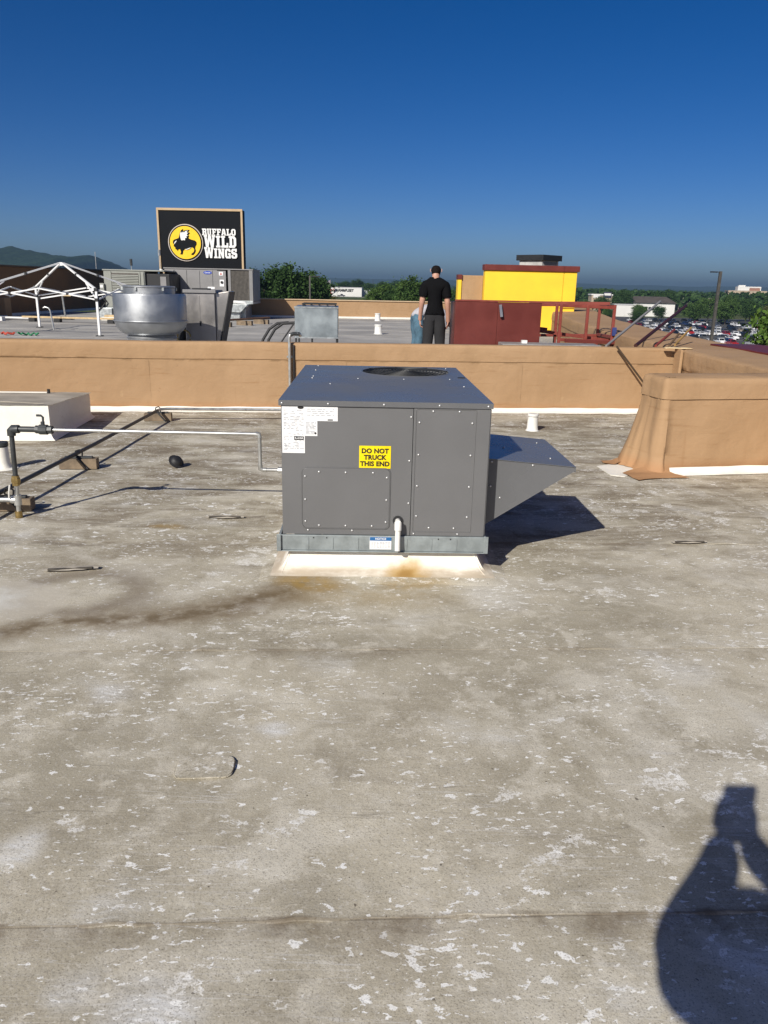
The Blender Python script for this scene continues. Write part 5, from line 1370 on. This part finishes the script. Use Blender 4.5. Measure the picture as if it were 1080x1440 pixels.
# hills
def forest_mat(name, c1, c2, sc):
    n = NT(name); p = n.pos()
    k = n.mix(n.mr(n.noise(p, sc, 6, .7), .35, .65), c1, c2)
    k = n.mix(n.mr(n.voronoi(p, sc*3), .2, .8), k, c1)
    return n.out(k, .95, 0., None, .05)
HP = [(-2600, 60), (-2000, 105), (-1650, 92), (-1400, 80), (-1280, 74), (-1203, 82), (-1170, 92), (-1116, 81), (-1029, 68), (-975, 65), (-930, 72), (-905, 58), (-880, 26), (-840, 8), (-700, 0), (-500, -12)]
def hx(x):
    for (a, h0), (b, h1) in zip(HP, HP[1:]):
        if a <= x <= b:
            t = (x-a)/(b-a); t = t*t*(3-2*t)
            return h0 + (h1-h0)*t
    return -12
def f(a, b):
    x = -2600 + 2100*a; d = (b-.5)*2
    h = hx(x)
    prof = max(0., 1-abs(d))**.75
    z = -14 + (h+14)*prof
    if 0 < b < 1: z += (mnoise.noise((x*.05, b*40, 1.))*4 + mnoise.noise((x*.17, b*110, 2.))*2.4)*min(1, (h+14)/30)
    return (x, 2500 + d*700 + 60*mnoise.noise((x*.01, b*4, 5.)), z)
mb = MB(); mb.grid(f, 420, 60)
tag(mb.build('hills', forest_mat('forested bluff', (.018, .034, .014), (.045, .075, .028), .035), smooth=30), kind='structure')
def ridge(name, y, x0, x1, h0, amp, seed, mat):
    def f(a, b):
        x = x0 + (x1-x0)*a; d = (b-.5)*2
        h = h0 + amp*mnoise.noise((x*.0006, seed, 0.)) + amp*.35*mnoise.noise((x*.003, seed, 3.))
        return (x, y + d*900, -16 + (h+16)*max(0., 1-abs(d))**.8 + (1.2*mnoise.noise((x*.02, b*9, seed)) if 0 < b < 1 else 0))
    mb = MB(); mb.grid(f, 260, 10)
    return tag(mb.build(name, mat, smooth=40), kind='structure')
rm = forest_mat('distant ridge woods', (.03, .05, .022), (.055, .08, .035), .01)
ridge('distant_ridge', 7600, -3500, 7500, 56, 16, 3., rm)
ridge('distant_ridge', 5000, -2500, 5200, 12, 9, 8., rm)

# ------------------------------------------------------------------ trees
def leaf_mat(name, c, tip):
    n = NT(name); p = n.pos()
    k = n.mix(n.mr(n.noise(p, .45, 4, .6), .35, .65), c, tip)
    k = n.mix(n.mr(n.rnd(), 0, 1, 0., .35, False), k, tuple(x*.7 for x in c))
    n.put(n.p.inputs['Transmission Weight'], 0.)
    return n.out(k, .7, 0., None, .2)
LM = {'dark': leaf_mat('dark leaves', (.022, .05, .012), (.045, .09, .02)), 'mid': leaf_mat('green leaves', (.035, .075, .016), (.075, .13, .028)),
      'olive': leaf_mat('olive leaves', (.06, .07, .02), (.10, .105, .03)), 'bright': leaf_mat('bright leaves', (.06, .12, .02), (.13, .20, .035))}
MT['bark'] = worn('bark', (.07, .055, .042), .95, var=.3, scale=4)
def tree_protos(seed, n_clump, n_leaf, leaf, aspect):
    """unit tree: 1 high; crown of small leaf faces in uneven clumps"""
    r = random.Random(seed)
    t = MB(); t.tube([(0, 0, -.02), (.006, .004, .15), (-.008, .006, .35), (.0, .0, .62)], [.028, .021, .017, .008], 8)
    tips = []
    for k in range(7):
        a = 2*pi*k/7 + r.uniform(-.3, .3); z0 = r.uniform(.2, .45); L = r.uniform(.18, .34)*aspect
        e = (cos(a)*L, sin(a)*L, z0 + r.uniform(.12, .3)); tips.append(e)
        t.tube([(0, 0, z0), (e[0]*.5, e[1]*.5, z0+(e[2]-z0)*.65), e], [.012, .008, .003], 5)
    c = MB()
    for k in range(n_clump):
        while True:
            x, y, z = r.uniform(-1, 1), r.uniform(-1, 1), r.uniform(-1, 1)
            d = x*x+y*y+z*z
            if .12 < d < 1: break
        lob = 1 + .22*mnoise.noise((x*2+seed, y*2, z*2))
        cx, cy, cz = x*.36*aspect*lob, y*.36*aspect*lob, .60 + z*.37*lob*(1 if z > 0 else 1.05)
        rad = r.uniform(.07, .14)*(.8+.3*aspect)
        for q in range(n_leaf):
            u, v, w_ = r.gauss(0, .5), r.gauss(0, .5), r.gauss(0, .42)
            p = Vector((cx+u*rad, cy+v*rad, cz+w_*rad*.85))
            nrm = Vector((r.gauss(0, 1), r.gauss(0, 1), r.gauss(.6, 1))).normalized()
            a = nrm.orthogonal().normalized(); b = nrm.cross(a); s = leaf*r.uniform(.6, 1.3); th = r.uniform(0, pi)
            a, b = a*cos(th)+b*sin(th), b*cos(th)-a*sin(th)
            c.add([p-a*s, p-b*s*.55, p+a*s, p+b*s*.55], [(0, 1, 2, 3)])
    def raw(m, nm):
        me = bpy.data.meshes.new(nm); me.from_pydata(m.v, [], m.f); return me
    return t, raw(c, 'crown')
PROTO = []
for seed, nc, nl, lf, asp in ((1, 120, 62, .024, 1.0), (2, 120, 62, .025, 1.25), (3, 130, 60, .022, .85), (4, 110, 60, .025, 1.1)):
    t, c = tree_protos(seed, nc, nl, lf, asp)
    PROTO.append((t.mesh('trunk', MT['bark'], 60), c))
CROWNS = {}
def tree(label, x, y, h, kind='mid', proto=0, wx=1.0, group=None, base=None, rz=None):
    tm, cm = PROTO[proto]
    key = (proto, kind)
    if key not in CROWNS:
        m = cm.copy(); m.materials.clear(); m.materials.append(LM[kind]); CROWNS[key] = m
    z = gz_(x, y) if base is None else base
    t = thing('tree', label, 'tree', (x, y, z), random.uniform(0, 6) if rz is None else rz, group)
    t.scale = (h*wx, h*wx, h)
    part('trunk', tm, t); part('crown', CROWNS[key], t)
    return t
G = 'trees beyond the roof'
tree('large dark tree right of the black sign, nearest the old units', -23.4, 150, 11.3, 'dark', 1, 1.1, G)
tree('broad dark tree right of the large dark tree beside the sign', -18.6, 152, 11.6, 'dark', 0, 1.15, G)
tree('dark tree at the right end of the clump beside the sign', -15.2, 156, 10.4, 'dark', 3, 1.0, G)
tree('small dark tree behind the thin lamp post', -22.0, 250, 10.2, 'dark', 2, 1.2, G)
tree('round tree left of the furthest white store pole', -26.6, 255, 9.8, 'dark', 0, 1.1, G)
tree('bushy green tree between the white store and the standing man', -1.6, 190, 8.9, 'mid', 1, .95, G)
tree('tallest green tree just left of the standing man', 5.4, 178, 10.2, 'mid', 0, 1.05, G)
tree('green tree partly hidden behind the standing man', 9.4, 180, 9.6, 'mid', 3, 1.0, G)
tree('low tree between man and yellow tower', 17.5, 200, 7.9, 'dark', 1, 1.1, G)
tree('green bush below the bushy tree in the middle', 1.9, 186, 7.4, 'dark', 2, 1.3, G)
tree('low scrubby tree at the lamp post foot', -14.2, 172, 6.4, 'olive', 3, 1.2, G)
for k, x in enumerate((-38, -29, -21, -13, -4, 6, 16, 25)):
    tree('distant dark tree in the row behind the white store, number %s from the left' % ('first second third fourth fifth sixth seventh eighth'.split()[k]), x*1.25, 640+12*(k % 3), 9.5+1.5*((k*7) % 3), 'dark', k % 4, 1.3, 'trees behind the white store')
# right hand side
big = [('big dark tree standing above the others right of the yellow tower', 138, 470, 14.6, 'dark', 0, 1.0), ('dark tree left of the white building with brown roof', 118, 440, 11.5, 'dark', 1, 1.0),
       ('low tree by the red railing top', 104, 420, 9.0, 'mid', 3, 1.1), ('green tree before the white building wall', 131, 415, 7.8, 'mid', 1, 1.1),
       ('dark tree between the two white wall parts', 139, 408, 7.2, 'dark', 2, 1.3), ('bushy tree at the right end of the white building', 152, 400, 8.8, 'mid', 0, 1.1),
       ('dense green tree left of the big lamp post', 163, 405, 12.4, 'mid', 1, 1.05), ('full green tree over the parked cars', 176, 412, 12.8, 'mid', 0, 1.1),
       ('green tree beside the big lamp post', 189, 420, 11.6, 'dark', 3, 1.1), ('olive tree right of the big lamp post', 182, 380, 9.4, 'olive', 1, 1.1),
       ('brownish olive tree over the car park', 193, 384, 11.2, 'olive', 0, 1.1), ('olive green tree below the hospital block', 204, 392, 11.8, 'olive', 3, 1.0),
       ('dark round tree below the hospital block', 250, 520, 15.0, 'dark', 0, .9), ('green tree at the right before the near bright tree', 196, 372, 12.4, 'mid', 2, 1.0), ('tall dark tree at the right edge behind the bright tree', 232, 430, 15.5, 'dark', 1, .9)]
big += [('small green tree in the planting strip below the railing', 103, 372, 6.5, 'mid', 0, 1.1), ('small dark tree left end of the car park strip', 110, 352, 6.0, 'dark', 3, 1.2), ('round green tree at the edge of the car park before the white wall', 124, 392, 7.0, 'mid', 2, 1.2),
        ('leafy tree rising between the slanted poles', 146, 378, 10.0, 'mid', 3, 1.1), ('dense tree left of the lamp post over the cars', 158, 372, 11.0, 'mid', 1, 1.1), ('dark tree behind the lamp post', 171, 376, 10.8, 'dark', 0, 1.1),
        ('olive tree at the right end of the car park', 176, 340, 9.8, 'olive', 2, 1.1), ('yellowish tree close to the bright near tree', 166, 308, 8.6, 'olive', 1, 1.0), ('green tree among cars at the right', 160, 330, 7.6, 'mid', 0, 1.0),
        ('wide dark tree behind the brown roofed building', 178, 520, 14.5, 'dark', 1, 1.2), ('tall dark tree left of the grey brown roof', 196, 560, 15.5, 'dark', 0, 1.1), ('dark tree beside the shop with signs', 150, 540, 14.0, 'dark', 3, 1.2)]
for (lb_, x, y, h, kd, pr, wx) in big: tree(lb_, x, y, h, kd, pr, wx, 'trees round the car park', base=PZ)
tree('bright green tree standing near at the right edge over the coping', 34.6, 66, 12.3, 'bright', 2, .9, None, base=-10.2, rz=1.)
tree('low bright green shrub under the near tree at right', 30.5, 62, 4.6, 'bright', 3, 1.2, None, base=-9.6)
# far woods read as one mass
def woods(name, label, spots, h, seed, mat):
    r = random.Random(seed); c = MB()
    for (x, y) in spots:
        hh = h*r.uniform(.7, 1.25); rad = hh*r.uniform(.55, .9); z0 = gz_(x, y)
        for q in range(46):
            th, ph_ = r.uniform(0, 2*pi), r.uniform(.0, 1.5)
            p = Vector((x + rad*cos(th)*cos(ph_), y + rad*sin(th)*cos(ph_), z0 + hh*(.25 + .75*sin(ph_))))
            nrm = Vector((r.gauss(0, 1), r.gauss(0, 1), r.gauss(.5, 1))).normalized(); a = nrm.orthogonal().normalized(); b = nrm.cross(a); s = hh*.17*r.uniform(.6, 1.3)
            c.add([p-a*s, p-b*s*.7, p+a*s, p+b*s*.7], [(0, 1, 2, 3)])
    me = bpy.data.meshes.new(name); me.from_pydata(c.v, [], c.f); me.materials.append(mat)
    o = bpy.data.objects.new(name, me); COL.objects.link(o)
    return tag(o, label, 'woods', kind='stuff')
r = random.Random(11)
woods('woods', 'belt of dark distant woods beyond the car park', [(r.uniform(.22, .56)*y, y) for y in [r.uniform(560, 1300) for _ in range(420)]], 11.5, 1, LM['dark'])
woods('woods', 'faint distant woods across the plain at the horizon', [(r.uniform(-.30, .56)*y, y) for y in [r.uniform(1300, 2600) for _ in range(520)]], 13, 2, LM['dark'])

# ------------------------------------------------------------------ far buildings
def building(name, label, loc, rz, wd, dp, h, wall, roofm=None, rh=.6, over=.5, wins=(), doors=()):
    t = thing(name, label, 'building', loc, rz)
    mb = MB(); mb.box((0, 0, 0), (wd, dp, h)); wl_ = mb.build('wall', wall, t)
    if roofm:
        mb = MB(); mb.box((-over, -over, h+.01), (wd+over, dp+over, h+rh)); mb.build('roof', roofm, t)
    for (x0, x1, z0, z1) in wins:
        mb = MB(); mb.box((x0, -.12, z0), (x1, -.02, z1)); wn_ = mb.build('window', MT['far_glass'], t)
        mb = MB(); mb.box((x0-.15, -.2, z0-.15), (x1+.15, -.125, z0)); mb.build('sill', wall, wn_)
    return t
MT['far_glass'] = worn('dark window glass', (.02, .025, .03), .15, var=.2)
MT['brown_roof'] = worn('brown shingle roof', (.075, .062, .055), .9, var=.2, scale=.3)
MT['far_white'] = worn('white far wall', (.70, .69, .66), .8, var=.06, scale=.1)
MT['far_tan'] = worn('tan far wall', (.45, .36, .26), .8, var=.1, scale=.1)
MT['far_brick'] = worn('brick far wall', (.30, .15, .10), .8, var=.1, scale=.1)
wb = building('store_building', 'white two storey building with dark brown hipped roof behind the car park', (141, 470, PZ), -.1, 27, 22, 7.6, MT['far_white'], None, wins=[(2.5+1.9*k, 3.9+1.9*k, 3.4, 5.4) for k in range(8)])
mb = MB(); mb.add([(-1, -1, 7.62), (28, -1, 7.62), (28, 23, 7.62), (-1, 23, 7.62), (4, 6, 11.2), (23, 6, 11.2), (23, 16, 11.2), (4, 16, 11.2)], [(0,1,5,4),(1,2,6,5),(2,3,7,6),(3,0,4,7),(4,5,6,7),(3,2,1,0)]); mb.build('roof', MT['brown_roof'], wb)
building('store_building', 'low white flat roofed building left of the brown roofed one', (129, 455, PZ), -.1, 11, 12, 6.4, MT['far_white'], worn('pale flat roof', (.5, .5, .5), .8), .5, .3)
st = building('store_building', 'long white store with red and black lettering far across the road', (-46, 560, -6.6), .0, 27, 30, 5.9, MT['far_white'], worn('grey parapet', (.45, .45, .46), .8), .35, .1, wins=[(2.0, 5.2, .3, 2.2)])
mb = MB(); mb.box((27.05, 6, 0), (38, 28, 4.6)); mb.build('side_wing', worn('pale grey wall', (.42, .43, .46), .8), st)
part('lettering', text_mesh('lettering', "Blain's", 2.6, worn('red letters', (.45, .03, .03), .6), .07, .06), st, (5.0, -.2, 4.1))
part('lettering', text_mesh('lettering', 'FARM&FLEET', 2.35, MT['ink'], .08, .06), st, (14.6, -.2, 4.1))
mb = MB(); mb.box((9.7, -.35, 2.9), (9.9, -.05, 5.1)); mb.build('divider', MT['ink'], st)
mb = MB(); mb.prism([(.2, 1.9), (6.4, 1.9), (5.2, 3.0), (.2, 3.4)], -1.2, -.02); mb.build('entrance_canopy', worn('red canopy', (.5, .12, .1), .7), st)
fl_ = thing('flagpole', 'flagpole with drooping flag beside the white store', 'flagpole', (-40.5, 552, -6.6))
mb = MB(); mb.cyl((0, 0, 0), (0, 0, 11), .12, .07, 8); mb.build('pole', MT['white_paint'], fl_)
mb = MB()
def f(a, b): return (-.1 - 2.2*a, .2*sin(6*a), 10.8 - 1.9*b - 1.2*a)
mb.grid(f, 8, 4); o = mb.build('flag', worn('flag cloth', (.35, .30, .38), .9, var=.5, scale=2), fl_); s_ = o.modifiers.new('Solid', 'SOLIDIFY'); s_.thickness = .03
hb = building('hospital_block', 'tan and white block building far off at the right above the trees', (381, 900, -13), -.25, 40, 25, 16.5, MT['far_tan'], MT['far_tan'], .6, .2, wins=[(3+4*k, 5.4+4*k, 11, 13.4) for k in range(9)])
mb = MB(); mb.box((10, 3, 17.2), (34, 20, 21.5)); mb.build('upper_floor', MT['far_white'], hb)
mb = MB(); mb.box((22, 2.4, 17.15), (33, 2.95, 20.2)); mb.build('brick_band', MT['far_brick'], hb)
mb = MB(); mb.box((11, 6, 21.55), (18, 12, 23)); mb.build('plant_room', MT['far_white'], hb)
lb2 = building('mall_building', 'long low grey brown roofed building behind the trees at right', (204, 640, -12.8), -.1, 52, 40, 8.5, worn('dark brown wall', (.16, .13, .11), .8), worn('tan roof edge', (.36, .32, .25), .8), 1.3, .8, wins=[(4+6*k, 8+6*k, 2, 5) for k in range(8)])  # walls darker than the other far buildings
building('store_building', 'white shop gable between the trees under the grey brown roof', (222, 545, -12.8), -.1, 9, 10, 7.0, MT['far_white'], MT['brown_roof'], .5, .4, wins=[(2, 6.5, 1, 4)])
sb2 = building('store_building', 'small white and brown shop with signs right of the yellow tower', (132, 520, -12.8), -.1, 13, 14, 11.0, MT['far_tan'], MT['far_white'], .8, .4, wins=[(1.5, 4, 5, 8), (6, 9, 5, 8)])
mb = MB(); mb.box((1, -.5, 9.4), (5.2, -.02, 11.2)); mb.build('sign_panel', MT['far_white'], sb2)
mb = MB(); mb.box((7.4, -.6, 9.6), (12.4, -.03, 13.2)); mb.build('sign_panel', worn('dark blue sign', (.03, .03, .06), .5), sb2)
mb = MB(); mb.box((7.8, -.75, 11.0), (12.0, -.62, 12.4)); mb.build('sign_panel', MT['far_white'], sb2)
building('house', 'pale roofed house far off among the woods', (205, 760, -12.8), -.1, 11, 9, 8.5, MT['far_white'], worn('pale roof', (.5, .45, .4), .8), .9, .5, wins=[(2, 4, 2, 4)])
building('house', 'small white house far off right of the pale roofed house', (276, 800, -12.8), -.1, 8, 9, 11.0, MT['far_white'], MT['far_white'], .5, .3, wins=[(2, 4, 6, 8)])
def mast(label, x, y, z0, h, r, m):
    t = thing('mast', label, 'mast', (x, y, z0))
    mb = MB(); mb.cyl((0, 0, 0), (0, 0, h*.72), r, r*.8, 8); mb.build('lower_mast', MT['pipe_dark'], t)
    mb = MB(); mb.cyl((0, 0, h*.72), (0, 0, h), r*.7, r*.5, 8); mb.build('upper_mast', m, t)
    return t
mast('thin white topped mast at the right edge above the trees', 247, 520, -12.8, 25, .5, MT['white_paint'])
mast('thin dark radio mast rising from the woods near the middle', -18, 900, -13, 21, .35, MT['pipe_dark'])

def lamp_post(label, x, y, h, r, side=-1, z=None):
    z = gz_(x, y) if z is None else z
    t = thing('lamp_post', label, 'lamp post', (x, y, z))
    mb = MB(); mb.cbox((0, 0, h/2), (r*2, r*2, h)); mb.build('pole', worn('bronze pole', (.075, .068, .06), .5), t)
    mb = MB(); mb.lathe([(.35, 0), (.35, .8), (.3, .85)], n=12); mb.build('base', worn('concrete', (.4, .38, .35), .9), t)
    mb = MB(); mb.bar((0, 0, h-.12), (side*.55, 0, h-.1), .1); mb.build('arm', MT['black_metal'], t)
    mb = MB(); mb.box((side*.5 if side > 0 else side*1.55, -.25, h-.2), (side*1.55 if side > 0 else side*.5, .25, h-.02)); mb.build('lamp_head', MT['black_metal'], t, bevel=.03)
    return t
lp = lamp_post('tall brown lamp post with flat head rising over the car park', 51.3, 125, 4.75-gz_(51.3, 125), .2)
lp = lamp_post('thin dark lamp post in front of the trees right of the sign', -11.85, 120, 2.75-gz_(-11.85, 120), .11, 1)

# ------------------------------------------------------------------ parked cars
CARC = {'white': (.78, .78, .78), 'silver': (.45, .46, .47), 'black': (.012, .012, .014), 'grey': (.09, .095, .10), 'dark blue': (.015, .03, .09), 'red': (.30, .015, .015), 'tan': (.35, .29, .21)}
CARM = {}
for k_, c_ in CARC.items():
    n = NT(k_ + ' car paint'); n.put(n.p.inputs['Coat Weight'], .6); CARM[k_] = n.out(c_, .35, .0)
MT['glass'] = worn('car glass', (.012, .014, .017), .08, var=.1)
MT['tyre'] = worn('tyre', (.015, .015, .015), .8)
MT['rim'] = worn('wheel rim', (.4, .4, .41), .35, .7)
def car_meshes(kind):
    L, W2 = (4.6, .90) if kind == 'sedan' else (4.7, .95)
    if kind == 'sedan':
        low = [(-2.3, .35), (-2.3, .72), (-2.2, .86), (-1.55, .93), (1.0, .95), (2.0, .80), (2.28, .62), (2.3, .35)]
        cab = [(-1.75, .92), (-1.15, 1.40), (-.6, 1.46), (.25, 1.44), (1.05, .94)]
    elif kind == 'suv':
        low = [(-2.3, .40), (-2.32, .95), (-2.25, 1.05), (.95, 1.08), (2.1, .98), (2.32, .75), (2.32, .40)]
        cab = [(-2.24, 1.04), (-2.0, 1.64), (-1.7, 1.72), (.2, 1.70), (1.1, 1.07)]
    else:
        low = [(-2.7, .45), (-2.7, 1.02), (-.8, 1.04), (-.75, 1.10), (1.3, 1.10), (2.4, 1.02), (2.65, .8), (2.65, .45)]
        cab = [(-.75, 1.08), (-.62, 1.75), (-.4, 1.80), (.6, 1.78), (1.35, 1.09)]
    b = MB(); n = len(low)
    for (poly, w0, w1, zt) in ((low, W2, W2-.05, 1.),):
        vs = []
        for s in (-1, 1):
            vs += [(x, s*(W2 - (.06 if z > .7 else 0)), z) for x, z in poly]
        b.add(vs, [tuple(range(n)), tuple(reversed(range(n, 2*n)))] + [(k, k+n, (k+1) % n+n, (k+1) % n) for k in range(n)])
    zt = max(z for _, z in cab); roofp = [(x, z) for x, z in cab]
    m = len(cab); vs = []
    for s in (-1, 1): vs += [(x, s*(W2-.08 - .22*(z-cab[0][1])/(zt-cab[0][1])), z) for x, z in roofp]
    b.add(vs, [tuple(range(m)), tuple(reversed(range(m, 2*m)))] + [(k, k+m, (k+1) % m+m, (k+1) % m) for k in range(m)])
    body = b
    g = MB(); z0 = cab[0][1]
    def lerp(p, q, t): return (p[0]+(q[0]-p[0])*t, p[1]+(q[1]-p[1])*t)
    def yw_(z): return W2-.08 - .22*(z-z0)/(zt-z0)
    for s in (-1, 1):                                # side glass
        a, b2 = lerp(cab[0], cab[1], .18), lerp(cab[0], cab[1], .85); c, d = lerp(cab[4], cab[3], .85), lerp(cab[4], cab[3], .18)
        q = [a, b2, (c[0], min(c[1], b2[1]+.02)), d]
        q = [(a[0]+.12, a[1]), (b2[0]+.08, b2[1]), (c[0]-.06, b2[1]), (d[0]-.14, a[1])]
        g.add([(x, s*(yw_(z)+.012), z) for x, z in q], [(0, 1, 2, 3)])
    for p, q in ((cab[4], cab[3]), (cab[0], cab[1])):  # windscreens
        a, b2 = lerp(p, q, .12), lerp(p, q, .88); dx = .02 if p[0] > 0 else -.02
        g.add([(a[0]+dx, -yw_(a[1])+.1, a[1]+.012), (a[0]+dx, yw_(a[1])-.1, a[1]+.012), (b2[0]+dx, yw_(b2[1])-.08, b2[1]+.012), (b2[0]+dx, -yw_(b2[1])+.08, b2[1]+.012)], [(0, 1, 2, 3)])
    return body, g, W2
CM = {}
wh = MB(); wh.cyl((0, -.11, 0), (0, .11, 0), .34, n=14); wheel_me = wh.mesh('wheel', MT['tyre'], 40)
rm_ = MB(); rm_.cyl((0, -.118, 0), (0, .118, 0), .21, n=10); rim_me = rm_.mesh('rim', MT['rim'], 40)
for kd in ('sedan', 'suv', 'pickup'):
    b, g, W2 = car_meshes(kd)
    CM[kd] = ({c: b.mesh('body', CARM[c], 35) for c in CARM}, g.mesh('windows', MT['glass']), W2)
WN = {'sedan': 'saloon', 'suv': 'tall car', 'pickup': 'pickup'}
def car(label, x, y, rz, kd, col, z=PZ+.03):
    bodies, gl_, W2 = CM[kd]
    t = thing('parked_car', label, 'car', (x, y, z), rz, 'cars standing in the car park')
    part('body', bodies[col], t); part('windows', gl_, t)
    for sx in (-1.42, 1.42):
        for sy in (-1, 1):
            w_ = part('wheel', wheel_me, t, (sx, sy*(W2-.10), .34)); part('rim', rim_me, w_)
    return t
ORD = 'first second third fourth fifth sixth seventh eighth ninth tenth eleventh twelfth thirteenth fourteenth fifteenth sixteenth seventeenth eighteenth nineteenth twentieth twenty-first twenty-second twenty-third twenty-fourth'.split()
rc = random.Random(21)
rows = [222, 228, 247, 253, 272, 278, 297, 303, 324, 330, 352, 358, 382, 388]
for ri, ry in enumerate(rows):
    n_ = 0
    x0, x1 = .305*ry, min(.52*ry, 168)
    x = x0 + rc.uniform(0, 2)
    mb = MB(); mb.box((x0-2, ry-2.6 if ri % 2 else ry+2.5, PZ+.031), (x1, ry-2.5 if ri % 2 else ry+2.6, PZ+.035)); 
    if ri % 2 == 0: mb.build('row_marking', MT['white_paint'], lot)
    while x < x1:
        if rc.random() < .56 and n_ < 24:
            col_ = rc.choices(['white', 'silver', 'black', 'grey', 'dark blue', 'red', 'tan'], [34, 16, 22, 14, 8, 6, 3])[0]
            kd = rc.choices(['sedan', 'suv', 'pickup'], [4, 5, 2])[0]
            car('%s %s, %s from the left in the %s row of the car park' % (col_, WN[kd], ORD[n_], ORD[ri]), x, ry + .12*(x-x0)*0 + rc.uniform(-.3, .3), pi/2*(1 if rc.random() < .5 else -1) + rc.uniform(-.04, .04), kd, col_)
            n_ += 1
        x += 2.9
for (lb_, x, y, rz, kd, c) in (('lone white car leaving the car park beside the grey slanted pole', 88, 262, .25, 'sedan', 'white'), ('red car parked below the railing', 92, 318, .2, 'sedan', 'red'), ('black car by the red railing corner', 99, 315, .1, 'suv', 'black')):
    car(lb_, x, y, rz, kd, c)
car('black pickup truck standing before the white store', -32.6, 552, 0, 'pickup', 'black', -6.6)
road = MB(); road.box((-140, 534, -6.596), (30, 549, -6.57)); tag(road.build('road', MT['far_roof']), kind='structure')

# ------------------------------------------------------------------ air
def haze_mat():
    m = bpy.data.materials.new('haze'); m.use_nodes = True; t = m.node_tree
    t.nodes.remove(t.nodes['Principled BSDF'])
    v = t.nodes.new('ShaderNodeVolumePrincipled')
    v.inputs['Color'].default_value = (.17, .28, .43, 1)
    v.inputs['Density'].default_value = HAZE
    v.inputs['Anisotropy'].default_value = 0.0
    t.links.new(v.outputs[0], t.nodes['Material Output'].inputs['Volume'])
    return m
HAZE = .0002
mb = MB(); mb.box((-11800, -1800, -17.5), (11800, 11800, 125))
tag(mb.build('haze', haze_mat()), kind='stuff')
